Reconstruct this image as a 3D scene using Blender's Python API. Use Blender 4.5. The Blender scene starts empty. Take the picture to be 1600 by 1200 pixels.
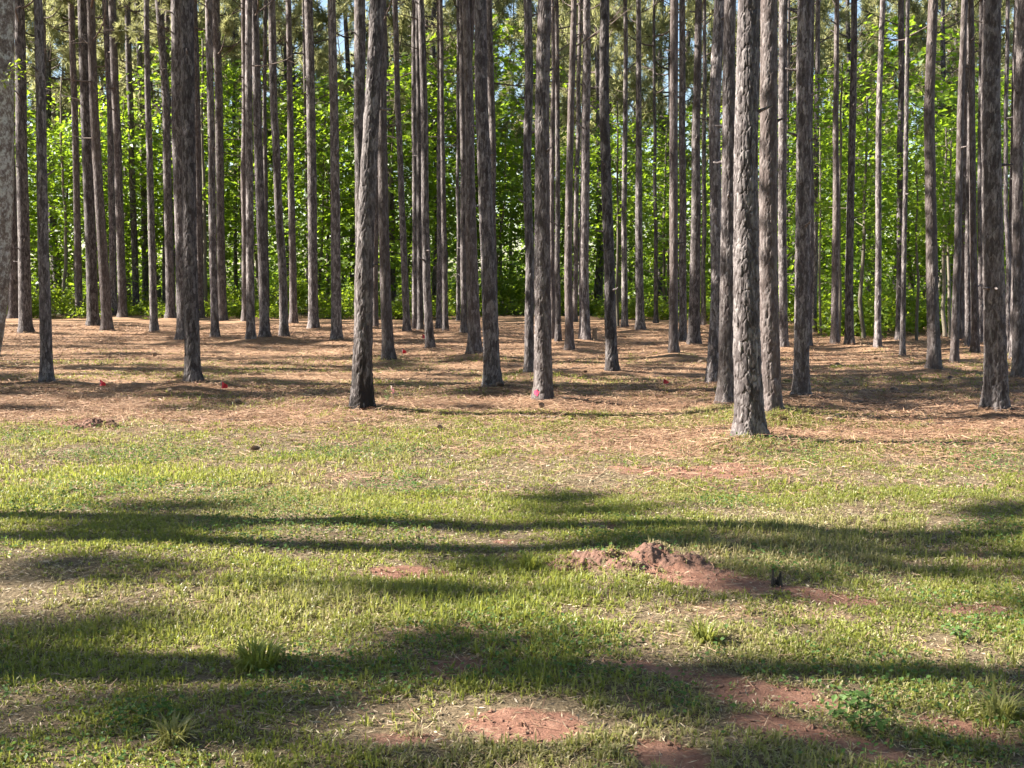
import bpy, math
import numpy as np
from mathutils import Vector

# ------------------------------------------------------------------ camera, sky, sun, exposure
scene = bpy.context.scene
col = scene.collection
CAM_H = 1.6
F_PX = 1800.0                                   # focal length in photo pixels (1600 wide)
PITCH = math.atan(178.0 / F_PX)
cam_data = bpy.data.cameras.new('camera')
cam = bpy.data.objects.new('camera', cam_data)
col.objects.link(cam)
cam.location = (0, 0, CAM_H)
cam.rotation_euler = (math.pi / 2 - PITCH, 0, 0)
cam_data.sensor_width = 36.0
cam_data.lens = 36.0 * F_PX / 1600.0
cam_data.clip_start = 0.05
cam_data.clip_end = 3000
scene.camera = cam

SUN_EL = math.radians(35)
SUN_AZ = math.radians(-88)                      # measured from +Y towards +X: far left
world = bpy.data.worlds.new('World')
scene.world = world
world.use_nodes = True
wn = world.node_tree.nodes
sky = wn.new('ShaderNodeTexSky')
sky.sky_type = 'NISHITA'
sky.sun_disc = False
sky.sun_elevation = SUN_EL
sky.sun_rotation = SUN_AZ
sky.air_density = 1.0
sky.dust_density = 0.6
bg = wn['Background']
bg.inputs['Strength'].default_value = 0.05
world.node_tree.links.new(sky.outputs[0], bg.inputs['Color'])

sun_data = bpy.data.lights.new('sun', 'SUN')
sun_data.energy = 5.0
sun_data.angle = math.radians(0.53)
sun_data.color = (1.0, 0.93, 0.82)
sun = bpy.data.objects.new('sun', sun_data)
col.objects.link(sun)
sd = Vector((math.sin(SUN_AZ) * math.cos(SUN_EL), math.cos(SUN_AZ) * math.cos(SUN_EL), math.sin(SUN_EL)))
sun.rotation_euler = sd.to_track_quat('Z', 'Y').to_euler()
sun.location = (-20, 5, 30)

vs = scene.view_settings
vs.view_transform = 'Standard'
vs.look = 'None'
vs.exposure = 2.35
vs.gamma = 1.0
vs.use_curve_mapping = False
scene.render.engine = 'CYCLES'
cy = scene.cycles
cy.max_bounces = 5
cy.diffuse_bounces = 3
cy.glossy_bounces = 2
cy.transmission_bounces = 4
cy.transparent_max_bounces = 4
cy.use_denoising = True
cy.use_adaptive_sampling = True
cy.adaptive_threshold = 0.025
cy.sample_clamp_indirect = 6.0

rs = np.random.RandomState(11)

# ------------------------------------------------------------------ small maths helpers
def ray(u, v):
    c, s = math.cos(PITCH), math.sin(PITCH)
    a, b = (u - 800.0) / F_PX, (600.0 - v) / F_PX
    return np.array([a, c + b * s, -s + b * c])

def ground_at(u, v):
    d = ray(u, v)
    t = CAM_H / -d[2]
    return np.array([d[0] * t, d[1] * t, 0.0])

def on_depth(u, v, D):
    d = ray(u, v)
    t = D / d[1]
    return np.array([d[0] * t, D, CAM_H + d[2] * t])

def px_size(w, D):
    return w * D / (F_PX * math.cos(PITCH))

def hash2(ix, iy, seed):
    h = (ix.astype(np.int64) * 374761393 + iy.astype(np.int64) * 668265263 + seed * 1442695041) & 0xffffffff
    h = ((h ^ (h >> 13)) * 1274126177) & 0xffffffff
    h = ((h ^ (h >> 16)) * 2246822519) & 0xffffffff
    return ((h ^ (h >> 15)) & 0xffffff) / float(0x1000000)

def vnoise(x, y, seed=0):
    x = np.asarray(x, float); y = np.asarray(y, float)
    ix, iy = np.floor(x), np.floor(y)
    fx, fy = x - ix, y - iy
    fx = fx * fx * (3 - 2 * fx); fy = fy * fy * (3 - 2 * fy)
    a = hash2(ix, iy, seed); b = hash2(ix + 1, iy, seed)
    c = hash2(ix, iy + 1, seed); d = hash2(ix + 1, iy + 1, seed)
    return (a * (1 - fx) + b * fx) * (1 - fy) + (c * (1 - fx) + d * fx) * fy

def fbm(x, y, seed=0, octv=4):
    s, a, t = 0.0, 0.5, 0.0
    for k in range(octv):
        s = s + a * vnoise(x * 2 ** k + 17.3 * k, y * 2 ** k - 9.1 * k, seed + k)
        t += a; a *= 0.5
    return s / t

def sstep(a, b, x):
    t = np.clip((x - a) / (b - a), 0, 1)
    return t * t * (3 - 2 * t)

# ------------------------------------------------------------------ mesh helpers
class MB:
    """collects triangles; build() makes one mesh"""
    def __init__(self):
        self.v, self.f, self.m, self.a, self.n = [], [], [], [], 0
    def add(self, v, f, mat=0, attr=None):
        v = np.asarray(v, float).reshape(-1, 3); f = np.asarray(f, np.int64).reshape(-1, 3)
        self.v.append(v); self.f.append(f + self.n); self.n += len(v)
        self.m.append(np.full(len(f), mat, np.int32))
        self.a.append(np.zeros(len(v)) if attr is None else np.broadcast_to(np.asarray(attr, float), (len(v),)))
    def mesh(self, name, mats, smooth=False, attr=None):
        v = np.concatenate(self.v); f = np.concatenate(self.f)
        me = bpy.data.meshes.new(name)
        me.vertices.add(len(v)); me.vertices.foreach_set('co', v.astype(np.float32).ravel())
        me.loops.add(len(f) * 3); me.loops.foreach_set('vertex_index', f.astype(np.int32).ravel())
        me.polygons.add(len(f)); me.polygons.foreach_set('loop_start', np.arange(0, len(f) * 3, 3, dtype=np.int32))
        for m in mats: me.materials.append(m)
        me.polygons.foreach_set('material_index', np.concatenate(self.m))
        if isinstance(smooth, set):
            sm = np.isin(np.concatenate(self.m), list(smooth))
        else:
            sm = np.full(len(f), bool(smooth))
        me.polygons.foreach_set('use_smooth', sm)
        if attr:
            at = me.attributes.new(attr, 'FLOAT', 'POINT')
            at.data.foreach_set('value', np.concatenate(self.a).astype(np.float32))
        me.update(calc_edges=True)
        return me

def link(name, me, parent=None, loc=(0, 0, 0), rot=(0, 0, 0), scale=(1, 1, 1), kind=None):
    o = bpy.data.objects.new(name, me)
    col.objects.link(o)
    o.location = loc; o.rotation_euler = rot; o.scale = scale
    if parent is not None: o.parent = parent
    if kind: o['kind'] = kind
    return o

def tag(o, label, cat, group=None):
    o['label'] = label; o['category'] = cat
    if group: o['group'] = group
    return o

def thing(name, label, cat, loc=(0, 0, 0), rotz=0.0, group=None):
    o = bpy.data.objects.new(name, None)
    o.empty_display_size = 0.2
    col.objects.link(o)
    o.location = loc; o.rotation_euler = (0, 0, rotz)
    return tag(o, label, cat, group)

def tube(pts, rad, segs=8, cap=True):
    pts = np.asarray(pts, float); rad = np.asarray(rad, float)
    n = len(pts)
    d = np.gradient(pts, axis=0)
    d /= np.linalg.norm(d, axis=1)[:, None] + 1e-9
    ref = np.array([0, 0, 1.0]) if abs(d[0][2]) < 0.9 else np.array([1.0, 0, 0])
    a = np.cross(d, ref); a /= np.linalg.norm(a, axis=1)[:, None] + 1e-9
    b = np.cross(d, a)
    th = np.linspace(0, 2 * math.pi, segs, endpoint=False)
    v = (pts[:, None, :] + rad[:, None, None] * (np.cos(th)[None, :, None] * a[:, None, :] + np.sin(th)[None, :, None] * b[:, None, :])).reshape(-1, 3)
    f = grid_faces(n, segs)
    if cap:
        v = np.vstack([v, pts[-1]])
        k = (n - 1) * segs
        f = np.vstack([f, [[k + i, k + (i + 1) % segs, n * segs] for i in range(segs)]])
    return v, f

def grid_faces(n, segs):
    i = np.arange(n - 1)[:, None]; j = np.arange(segs)[None, :]
    a = i * segs + j; b = i * segs + (j + 1) % segs
    c = (i + 1) * segs + (j + 1) % segs; d = (i + 1) * segs + j
    return np.concatenate([np.stack([a, b, c], -1).reshape(-1, 3), np.stack([a, c, d], -1).reshape(-1, 3)])

def unit(v):
    return v / (np.linalg.norm(v, axis=-1, keepdims=True) + 1e-9)

def leaf_arrays(p, nrm, size, r, width=0.62, fold=0.12):
    """rhombic folded leaves at points p with normals nrm"""
    n = len(p)
    nrm = unit(nrm)
    t = unit(np.cross(nrm, r.normal(size=(n, 3))))
    s = np.cross(nrm, t)
    L = np.asarray(size).reshape(-1, 1) * np.ones((n, 1))
    v = np.stack([p, p + t * L * 0.42 + s * L * width / 2 + nrm * L * fold,
                  p + t * L - nrm * L * 0.10, p + t * L * 0.42 - s * L * width / 2 + nrm * L * fold], 1).reshape(-1, 3)
    k = np.arange(n)[:, None] * 4
    f = np.stack([k + np.array([[0, 1, 2]]), k + np.array([[0, 2, 3]])], 1).reshape(-1, 3)
    return v, f

# ------------------------------------------------------------------ materials
def new_mat(name):
    m = bpy.data.materials.new(name); m.use_nodes = True
    nt = m.node_tree
    return m, nt, nt.nodes, nt.links, nt.nodes['Principled BSDF']

def ramp(nodes, stops):
    r = nodes.new('ShaderNodeValToRGB')
    el = r.color_ramp.elements
    while len(el) < len(stops): el.new(0.5)
    for e, (p, c) in zip(el, stops):
        e.position = p; e.color = (*c, 1)
    return r

def mixc(nodes, links, fac, a, b):
    m = nodes.new('ShaderNodeMix'); m.data_type = 'RGBA'
    for sock, val in ((m.inputs[0], fac), (m.inputs[6], a), (m.inputs[7], b)):
        if isinstance(val, (int, float)): sock.default_value = val
        elif isinstance(val, tuple): sock.default_value = (*val, 1)
        else: links.new(val, sock)
    return m.outputs[2]

def noise(nodes, links, vec, scale, detail=4.0, rough=0.6):
    n = nodes.new('ShaderNodeTexNoise')
    n.inputs['Scale'].default_value = scale; n.inputs['Detail'].default_value = detail
    n.inputs['Roughness'].default_value = rough
    if vec is not None: links.new(vec, n.inputs['Vector'])
    return n.outputs['Fac']

def math_node(nodes, links, op, a, b=0.0, clamp=False):
    m = nodes.new('ShaderNodeMath'); m.operation = op; m.use_clamp = clamp
    for s, val in ((m.inputs[0], a), (m.inputs[1], b)):
        if isinstance(val, (int, float)): s.default_value = val
        else: links.new(val, s)
    return m.outputs[0]

def obj_vec(nodes, links, scale=(1, 1, 1)):
    tc = nodes.new('ShaderNodeTexCoord'); mp = nodes.new('ShaderNodeMapping')
    mp.inputs['Scale'].default_value = scale
    links.new(tc.outputs['Object'], mp.inputs['Vector'])
    return mp.outputs[0]

def bark_material(name, light, mid, dark, crack, bump=0.45, cell=24.0, stretch=0.38, char=False):
    m, nt, nodes, links, b = new_mat(name)
    info = nodes.new('ShaderNodeObjectInfo')
    tc = nodes.new('ShaderNodeTexCoord')
    off = nodes.new('ShaderNodeVectorMath'); off.operation = 'ADD'
    comb = nodes.new('ShaderNodeCombineXYZ')
    shift = math_node(nodes, links, 'MULTIPLY', info.outputs['Random'], 37.0)
    links.new(shift, comb.inputs[2])
    links.new(tc.outputs['Object'], off.inputs[0]); links.new(comb.outputs[0], off.inputs[1])
    mp = nodes.new('ShaderNodeMapping'); mp.inputs['Scale'].default_value = (1, 1, stretch)
    links.new(off.outputs[0], mp.inputs['Vector'])
    warp = nodes.new('ShaderNodeTexNoise'); warp.inputs['Scale'].default_value = 9.0
    links.new(mp.outputs[0], warp.inputs['Vector'])
    wv = nodes.new('ShaderNodeVectorMath'); wv.operation = 'MULTIPLY_ADD'
    wv.inputs[1].default_value = (0.08, 0.08, 0.08)
    links.new(warp.outputs['Color'], wv.inputs[0]); links.new(mp.outputs[0], wv.inputs[2])
    vor = nodes.new('ShaderNodeTexVoronoi'); vor.feature = 'DISTANCE_TO_EDGE'
    vor.inputs['Scale'].default_value = cell
    links.new(wv.outputs[0], vor.inputs['Vector'])
    vc = nodes.new('ShaderNodeTexVoronoi'); vc.inputs['Scale'].default_value = cell
    links.new(wv.outputs[0], vc.inputs['Vector'])
    fine = noise(nodes, links, mp.outputs[0], 55.0, 5.0, 0.7)
    broad = noise(nodes, links, mp.outputs[0], 3.0, 3.0, 0.5)
    cellv = nodes.new('ShaderNodeSeparateColor'); links.new(vc.outputs['Color'], cellv.inputs[0])
    mps = nodes.new('ShaderNodeMapping'); mps.inputs['Scale'].default_value = (1, 1, stretch * 0.4)
    links.new(off.outputs[0], mps.inputs['Vector'])
    streak = noise(nodes, links, mps.outputs[0], 34.0, 5.0, 0.7)
    t = math_node(nodes, links, 'ADD', math_node(nodes, links, 'MULTIPLY', fine, 0.45), math_node(nodes, links, 'MULTIPLY', cellv.outputs[0], 0.16))
    t = math_node(nodes, links, 'ADD', t, math_node(nodes, links, 'MULTIPLY', streak, 0.5))
    base = ramp(nodes, [(0.40, dark), (0.53, mid), (0.70, light)])
    links.new(t, base.inputs[0])
    tint = mixc(nodes, links, math_node(nodes, links, 'MULTIPLY', broad, 0.55), base.outputs[0], tuple(0.9 * c for c in mid))
    rel = nodes.new('ShaderNodeAttribute'); rel.attribute_name = 'relief'
    edge = ramp(nodes, [(0.0, (0.6, 0.6, 0.6)), (0.5, (0.0, 0.0, 0.0))])
    links.new(rel.outputs['Fac'], edge.inputs[0])
    colr = mixc(nodes, links, edge.outputs[0], tint, crack)
    val = nodes.new('ShaderNodeHueSaturation')
    links.new(math_node(nodes, links, 'MULTIPLY_ADD', info.outputs['Random'], 0.55), val.inputs['Value'])
    val.inputs['Value'].links[0].from_node.inputs[2].default_value = 0.58
    links.new(colr, val.inputs['Color'])
    out = val.outputs[0]
    if char:                                       # burnt, resin-streaked foot of one trunk
        sep = nodes.new('ShaderNodeSeparateXYZ'); links.new(tc.outputs['Object'], sep.inputs[0])
        low = nodes.new('ShaderNodeMapRange'); low.inputs[1].default_value = 0.0; low.inputs[2].default_value = 1.5
        low.inputs[3].default_value = 0.50; low.inputs[4].default_value = 0.0
        links.new(sep.outputs[2], low.inputs[0])
        mp2 = nodes.new('ShaderNodeMapping'); mp2.inputs['Scale'].default_value = (1, 1, 0.15)
        links.new(tc.outputs['Object'], mp2.inputs['Vector'])
        cn = noise(nodes, links, mp2.outputs[0], 24.0, 4.0, 0.6)
        msk = ramp(nodes, [(0.48, (0, 0, 0)), (0.515, (1, 1, 1))])
        links.new(math_node(nodes, links, 'ADD', math_node(nodes, links, 'MULTIPLY', low.outputs[0], 0.5), math_node(nodes, links, 'MULTIPLY', cn, 0.62)), msk.inputs[0])
        out = mixc(nodes, links, msk.outputs[0], out, (0.012, 0.010, 0.010))
    if stretch < 0.5:                              # some trees flake red-brown, some stay grey
        r2 = math_node(nodes, links, 'FRACT', math_node(nodes, links, 'MULTIPLY', info.outputs['Random'], 7.31))
        patchy = noise(nodes, links, mp.outputs[0], 1.6, 3.0, 0.6)
        fl = ramp(nodes, [(0.62, (0, 0, 0)), (1.0, (0.75, 0.75, 0.75))])
        links.new(math_node(nodes, links, 'ADD', math_node(nodes, links, 'MULTIPLY', r2, 0.55), math_node(nodes, links, 'MULTIPLY', patchy, 0.6)), fl.inputs[0])
        out = mixc(nodes, links, fl.outputs[0], out, (0.085, 0.062, 0.054))
    links.new(out, b.inputs['Base Color'])
    b.inputs['Roughness'].default_value = 0.85
    b.inputs['Specular IOR Level'].default_value = 0.25
    bm = nodes.new('ShaderNodeBump'); bm.inputs['Strength'].default_value = bump; bm.inputs['Distance'].default_value = 0.03
    h = math_node(nodes, links, 'ADD', math_node(nodes, links, 'MINIMUM', vor.outputs['Distance'], 0.25), math_node(nodes, links, 'MULTIPLY', fine, 0.18))
    links.new(h, bm.inputs['Height']); links.new(bm.outputs[0], b.inputs['Normal'])
    return m

M = {}
M['bark'] = bark_material('pine_bark', (0.35, 0.315, 0.31), (0.084, 0.070, 0.070), (0.022, 0.017, 0.017), (0.055, 0.038, 0.032))
M['bark_char'] = bark_material('charred_pine_bark', (0.35, 0.315, 0.31), (0.084, 0.070, 0.070), (0.022, 0.017, 0.017), (0.05, 0.035, 0.03), char=True)
M['twig'] = bark_material('dead_twig', (0.30, 0.25, 0.22), (0.20, 0.16, 0.14), (0.12, 0.09, 0.08), (0.07, 0.05, 0.045), bump=0.2, cell=20)
M['hardwood'] = bark_material('hardwood_bark', (0.36, 0.33, 0.27), (0.24, 0.21, 0.165), (0.13, 0.11, 0.085), (0.10, 0.085, 0.065), bump=0.25, cell=7, stretch=0.5)

def lichen_material():
    m, nt, nodes, links, b = new_mat('lichen_bark')
    v = obj_vec(nodes, links, (1, 1, 0.8))
    n1 = noise(nodes, links, v, 9.0, 6.0, 0.72); n2 = noise(nodes, links, v, 34.0, 5.0, 0.7)
    a = ramp(nodes, [(0.40, (0.085, 0.065, 0.055)), (0.50, (0.20, 0.165, 0.145)), (0.58, (0.46, 0.46, 0.43)), (0.75, (0.58, 0.58, 0.54))])
    links.new(math_node(nodes, links, 'ADD', math_node(nodes, links, 'MULTIPLY', n1, 0.65), math_node(nodes, links, 'MULTIPLY', n2, 0.38)), a.inputs[0])
    links.new(a.outputs[0], b.inputs['Base Color']); b.inputs['Roughness'].default_value = 0.9
    bm = nodes.new('ShaderNodeBump'); bm.inputs['Strength'].default_value = 0.6; bm.inputs['Distance'].default_value = 0.02
    links.new(n2, bm.inputs['Height']); links.new(bm.outputs[0], b.inputs['Normal'])
    return m
M['lichen'] = lichen_material()

def foliage_material(name, c1, c2, trans, tfac=0.45, rough=0.5, spec=0.4, patch=0.9, attr=None, dry=None, rand=0.25):
    """front colour c1..c2 with object and patch variation, plus light passing through the leaf"""
    m, nt, nodes, links, b = new_mat(name)
    info = nodes.new('ShaderNodeObjectInfo')
    geo = nodes.new('ShaderNodeNewGeometry')
    n = noise(nodes, links, geo.outputs['Position'], patch, 3.0, 0.6)
    f = math_node(nodes, links, 'ADD', math_node(nodes, links, 'MULTIPLY', info.outputs['Random'], rand),
                  math_node(nodes, links, 'MULTIPLY', geo.outputs['Random Per Island'], 0.55))
    f = math_node(nodes, links, 'ADD', f, math_node(nodes, links, 'MULTIPLY', math_node(nodes, links, 'SUBTRACT', n, 0.4), 0.8), clamp=True)
    c = mixc(nodes, links, f, c1, c2)
    tcol = mixc(nodes, links, f, tuple(0.8 * x for x in trans), trans)
    if attr:
        at = nodes.new('ShaderNodeAttribute'); at.attribute_name = attr
        c = mixc(nodes, links, at.outputs['Fac'], c, dry)
        tcol = mixc(nodes, links, at.outputs['Fac'], tcol, tuple(0.8 * x for x in dry))
    links.new(c, b.inputs['Base Color'])
    b.inputs['Roughness'].default_value = rough
    b.inputs['Specular IOR Level'].default_value = spec
    tr = nodes.new('ShaderNodeBsdfTranslucent'); links.new(tcol, tr.inputs['Color'])
    mx = nodes.new('ShaderNodeMixShader'); mx.inputs[0].default_value = tfac
    links.new(b.outputs[0], mx.inputs[1]); links.new(tr.outputs[0], mx.inputs[2])
    links.new(mx.outputs[0], nodes['Material Output'].inputs['Surface'])
    return m

M['leaf'] = foliage_material('hardwood_leaf', (0.038, 0.085, 0.012), (0.10, 0.15, 0.018), (0.34, 0.50, 0.03), 0.5, 0.42, 0.4, rand=0.5)
M['leaf_low'] = foliage_material('undergrowth_leaf', (0.055, 0.12, 0.015), (0.12, 0.17, 0.02), (0.40, 0.52, 0.035), 0.5, 0.45, 0.4, rand=0.4)
M['needle'] = foliage_material('pine_needle', (0.085, 0.10, 0.032), (0.17, 0.175, 0.075), (0.50, 0.50, 0.22), 0.5, 0.5, 0.4)
M['grass'] = foliage_material('grass_blade', (0.08, 0.12, 0.026), (0.23, 0.24, 0.055), (0.42, 0.45, 0.075), 0.42, 0.42, 0.3, patch=2.2, attr='dry', dry=(0.40, 0.32, 0.20))
M['clover'] = foliage_material('clover_leaf', (0.045, 0.10, 0.025), (0.11, 0.17, 0.05), (0.18, 0.30, 0.05), 0.3, 0.55, 0.2, patch=2.0)

def straw_needle_material(name, stops):
    m, nt, nodes, links, b = new_mat(name)
    geo = nodes.new('ShaderNodeNewGeometry')
    r = ramp(nodes, stops)
    links.new(geo.outputs['Random Per Island'], r.inputs[0]); links.new(r.outputs[0], b.inputs['Base Color'])
    b.inputs['Roughness'].default_value = 0.6
    return m
M['straw'] = straw_needle_material('fallen_pine_needle', [(0.0, (0.09, 0.042, 0.025)), (0.5, (0.22, 0.12, 0.072)), (1.0, (0.38, 0.265, 0.17))])
M['thatch'] = straw_needle_material('dry_thatch', [(0.0, (0.07, 0.052, 0.032)), (0.5, (0.24, 0.18, 0.11)), (1.0, (0.45, 0.37, 0.25))])

def ground_material():
    m, nt, nodes, links, b = new_mat('forest_ground')
    geo = nodes.new('ShaderNodeNewGeometry'); P = geo.outputs['Position']
    def att(n):
        a = nodes.new('ShaderNodeAttribute'); a.attribute_name = n; return a.outputs['Fac']
    def soft(mask, nz, gain=0.9, w=0.18):
        s = math_node(nodes, links, 'ADD', mask, math_node(nodes, links, 'MULTIPLY', math_node(nodes, links, 'SUBTRACT', nz, 0.5), gain))
        r = ramp(nodes, [(0.5 - w, (0, 0, 0)), (0.5 + w, (1, 1, 1))]); links.new(s, r.inputs[0]); return r.outputs[0]
    n_fine = noise(nodes, links, P, 60.0, 5.0, 0.75)
    n_mid = noise(nodes, links, P, 9.0, 5.0, 0.65)
    n_big = noise(nodes, links, P, 1.3, 4.0, 0.6)
    mp = nodes.new('ShaderNodeMapping'); mp.inputs['Scale'].default_value = (0.5, 1.6, 1); links.new(P, mp.inputs['Vector'])
    n_str = noise(nodes, links, mp.outputs[0], 14.0, 6.0, 0.8)
    soil = ramp(nodes, [(0.3, (0.06, 0.042, 0.027)), (0.52, (0.14, 0.105, 0.064)), (0.72, (0.29, 0.225, 0.14))])
    links.new(n_fine, soil.inputs[0])
    straw = ramp(nodes, [(0.32, (0.07, 0.036, 0.022)), (0.48, (0.21, 0.124, 0.074)), (0.68, (0.40, 0.275, 0.18))])
    links.new(math_node(nodes, links, 'ADD', math_node(nodes, links, 'MULTIPLY', n_str, 0.6), math_node(nodes, links, 'MULTIPLY', n_fine, 0.4)), straw.inputs[0])
    pale = mixc(nodes, links, soft(n_big, n_mid, 0.7, 0.2), straw.outputs[0], (0.27, 0.168, 0.103))
    clay = ramp(nodes, [(0.32, (0.075, 0.036, 0.026)), (0.47, (0.195, 0.098, 0.068)), (0.70, (0.33, 0.19, 0.135))])
    links.new(math_node(nodes, links, 'ADD', math_node(nodes, links, 'MULTIPLY', n_mid, 0.5), math_node(nodes, links, 'MULTIPLY', n_fine, 0.5)), clay.inputs[0])
    c = mixc(nodes, links, soft(att('straw'), n_mid), soil.outputs[0], pale)
    c = mixc(nodes, links, soft(att('clay'), n_mid, 0.8), c, clay.outputs[0])
    c = mixc(nodes, links, soft(att('forest'), n_mid), c, (0.075, 0.062, 0.032))
    links.new(c, b.inputs['Base Color'])
    b.inputs['Roughness'].default_value = 0.95; b.inputs['Specular IOR Level'].default_value = 0.15
    bm = nodes.new('ShaderNodeBump'); bm.inputs['Strength'].default_value = 0.9; bm.inputs['Distance'].default_value = 0.035
    h = math_node(nodes, links, 'ADD', math_node(nodes, links, 'MULTIPLY', n_mid, 0.5), math_node(nodes, links, 'MULTIPLY', n_fine, 0.35))
    links.new(math_node(nodes, links, 'ADD', h, math_node(nodes, links, 'MULTIPLY', n_str, 0.35)), bm.inputs['Height'])
    links.new(bm.outputs[0], b.inputs['Normal'])
    return m
M['ground'] = ground_material()

def plain(name, c, rough=0.6, var=0.2, scale=30.0, trans=0.0):
    m, nt, nodes, links, b = new_mat(name)
    v = obj_vec(nodes, links)
    n = noise(nodes, links, v, scale, 4.0)
    links.new(mixc(nodes, links, n, tuple(x * (1 - var) for x in c), tuple(min(1, x * (1 + var)) for x in c)), b.inputs['Base Color'])
    b.inputs['Roughness'].default_value = rough
    if var > 0.35:
        bm = nodes.new('ShaderNodeBump'); bm.inputs['Strength'].default_value = 0.8; bm.inputs['Distance'].default_value = 0.02
        links.new(noise(nodes, links, v, scale * 2, 5.0, 0.75), bm.inputs['Height']); links.new(bm.outputs[0], b.inputs['Normal'])
    if trans:
        tr = nodes.new('ShaderNodeBsdfTranslucent'); tr.inputs['Color'].default_value = (*c, 1)
        mx = nodes.new('ShaderNodeMixShader'); mx.inputs[0].default_value = trans
        links.new(b.outputs[0], mx.inputs[1]); links.new(tr.outputs[0], mx.inputs[2])
        links.new(mx.outputs[0], nodes['Material Output'].inputs['Surface'])
    return m
M['flag'] = plain('survey_flag_plastic', (0.75, 0.05, 0.08), 0.4, 0.15, trans=0.4)
M['flag_pale'] = plain('faded_flag_plastic', (0.85, 0.55, 0.55), 0.4, 0.15, trans=0.4)
M['wire'] = plain('flag_wire', (0.25, 0.24, 0.23), 0.4)
M['paint'] = plain('pink_paint', (0.42, 0.025, 0.075), 0.8)
M['stub'] = plain('charred_stub', (0.022, 0.018, 0.016), 0.8, 0.5, 60)
M['stump'] = plain('weathered_stump', (0.22, 0.16, 0.12), 0.9, 0.5, 25)
M['clod'] = plain('clay_clod', (0.20, 0.10, 0.068), 0.95, 0.45, 18)
M['mound'] = plain('mound_clay', (0.155, 0.082, 0.058), 0.95, 0.75, 26)

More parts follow.
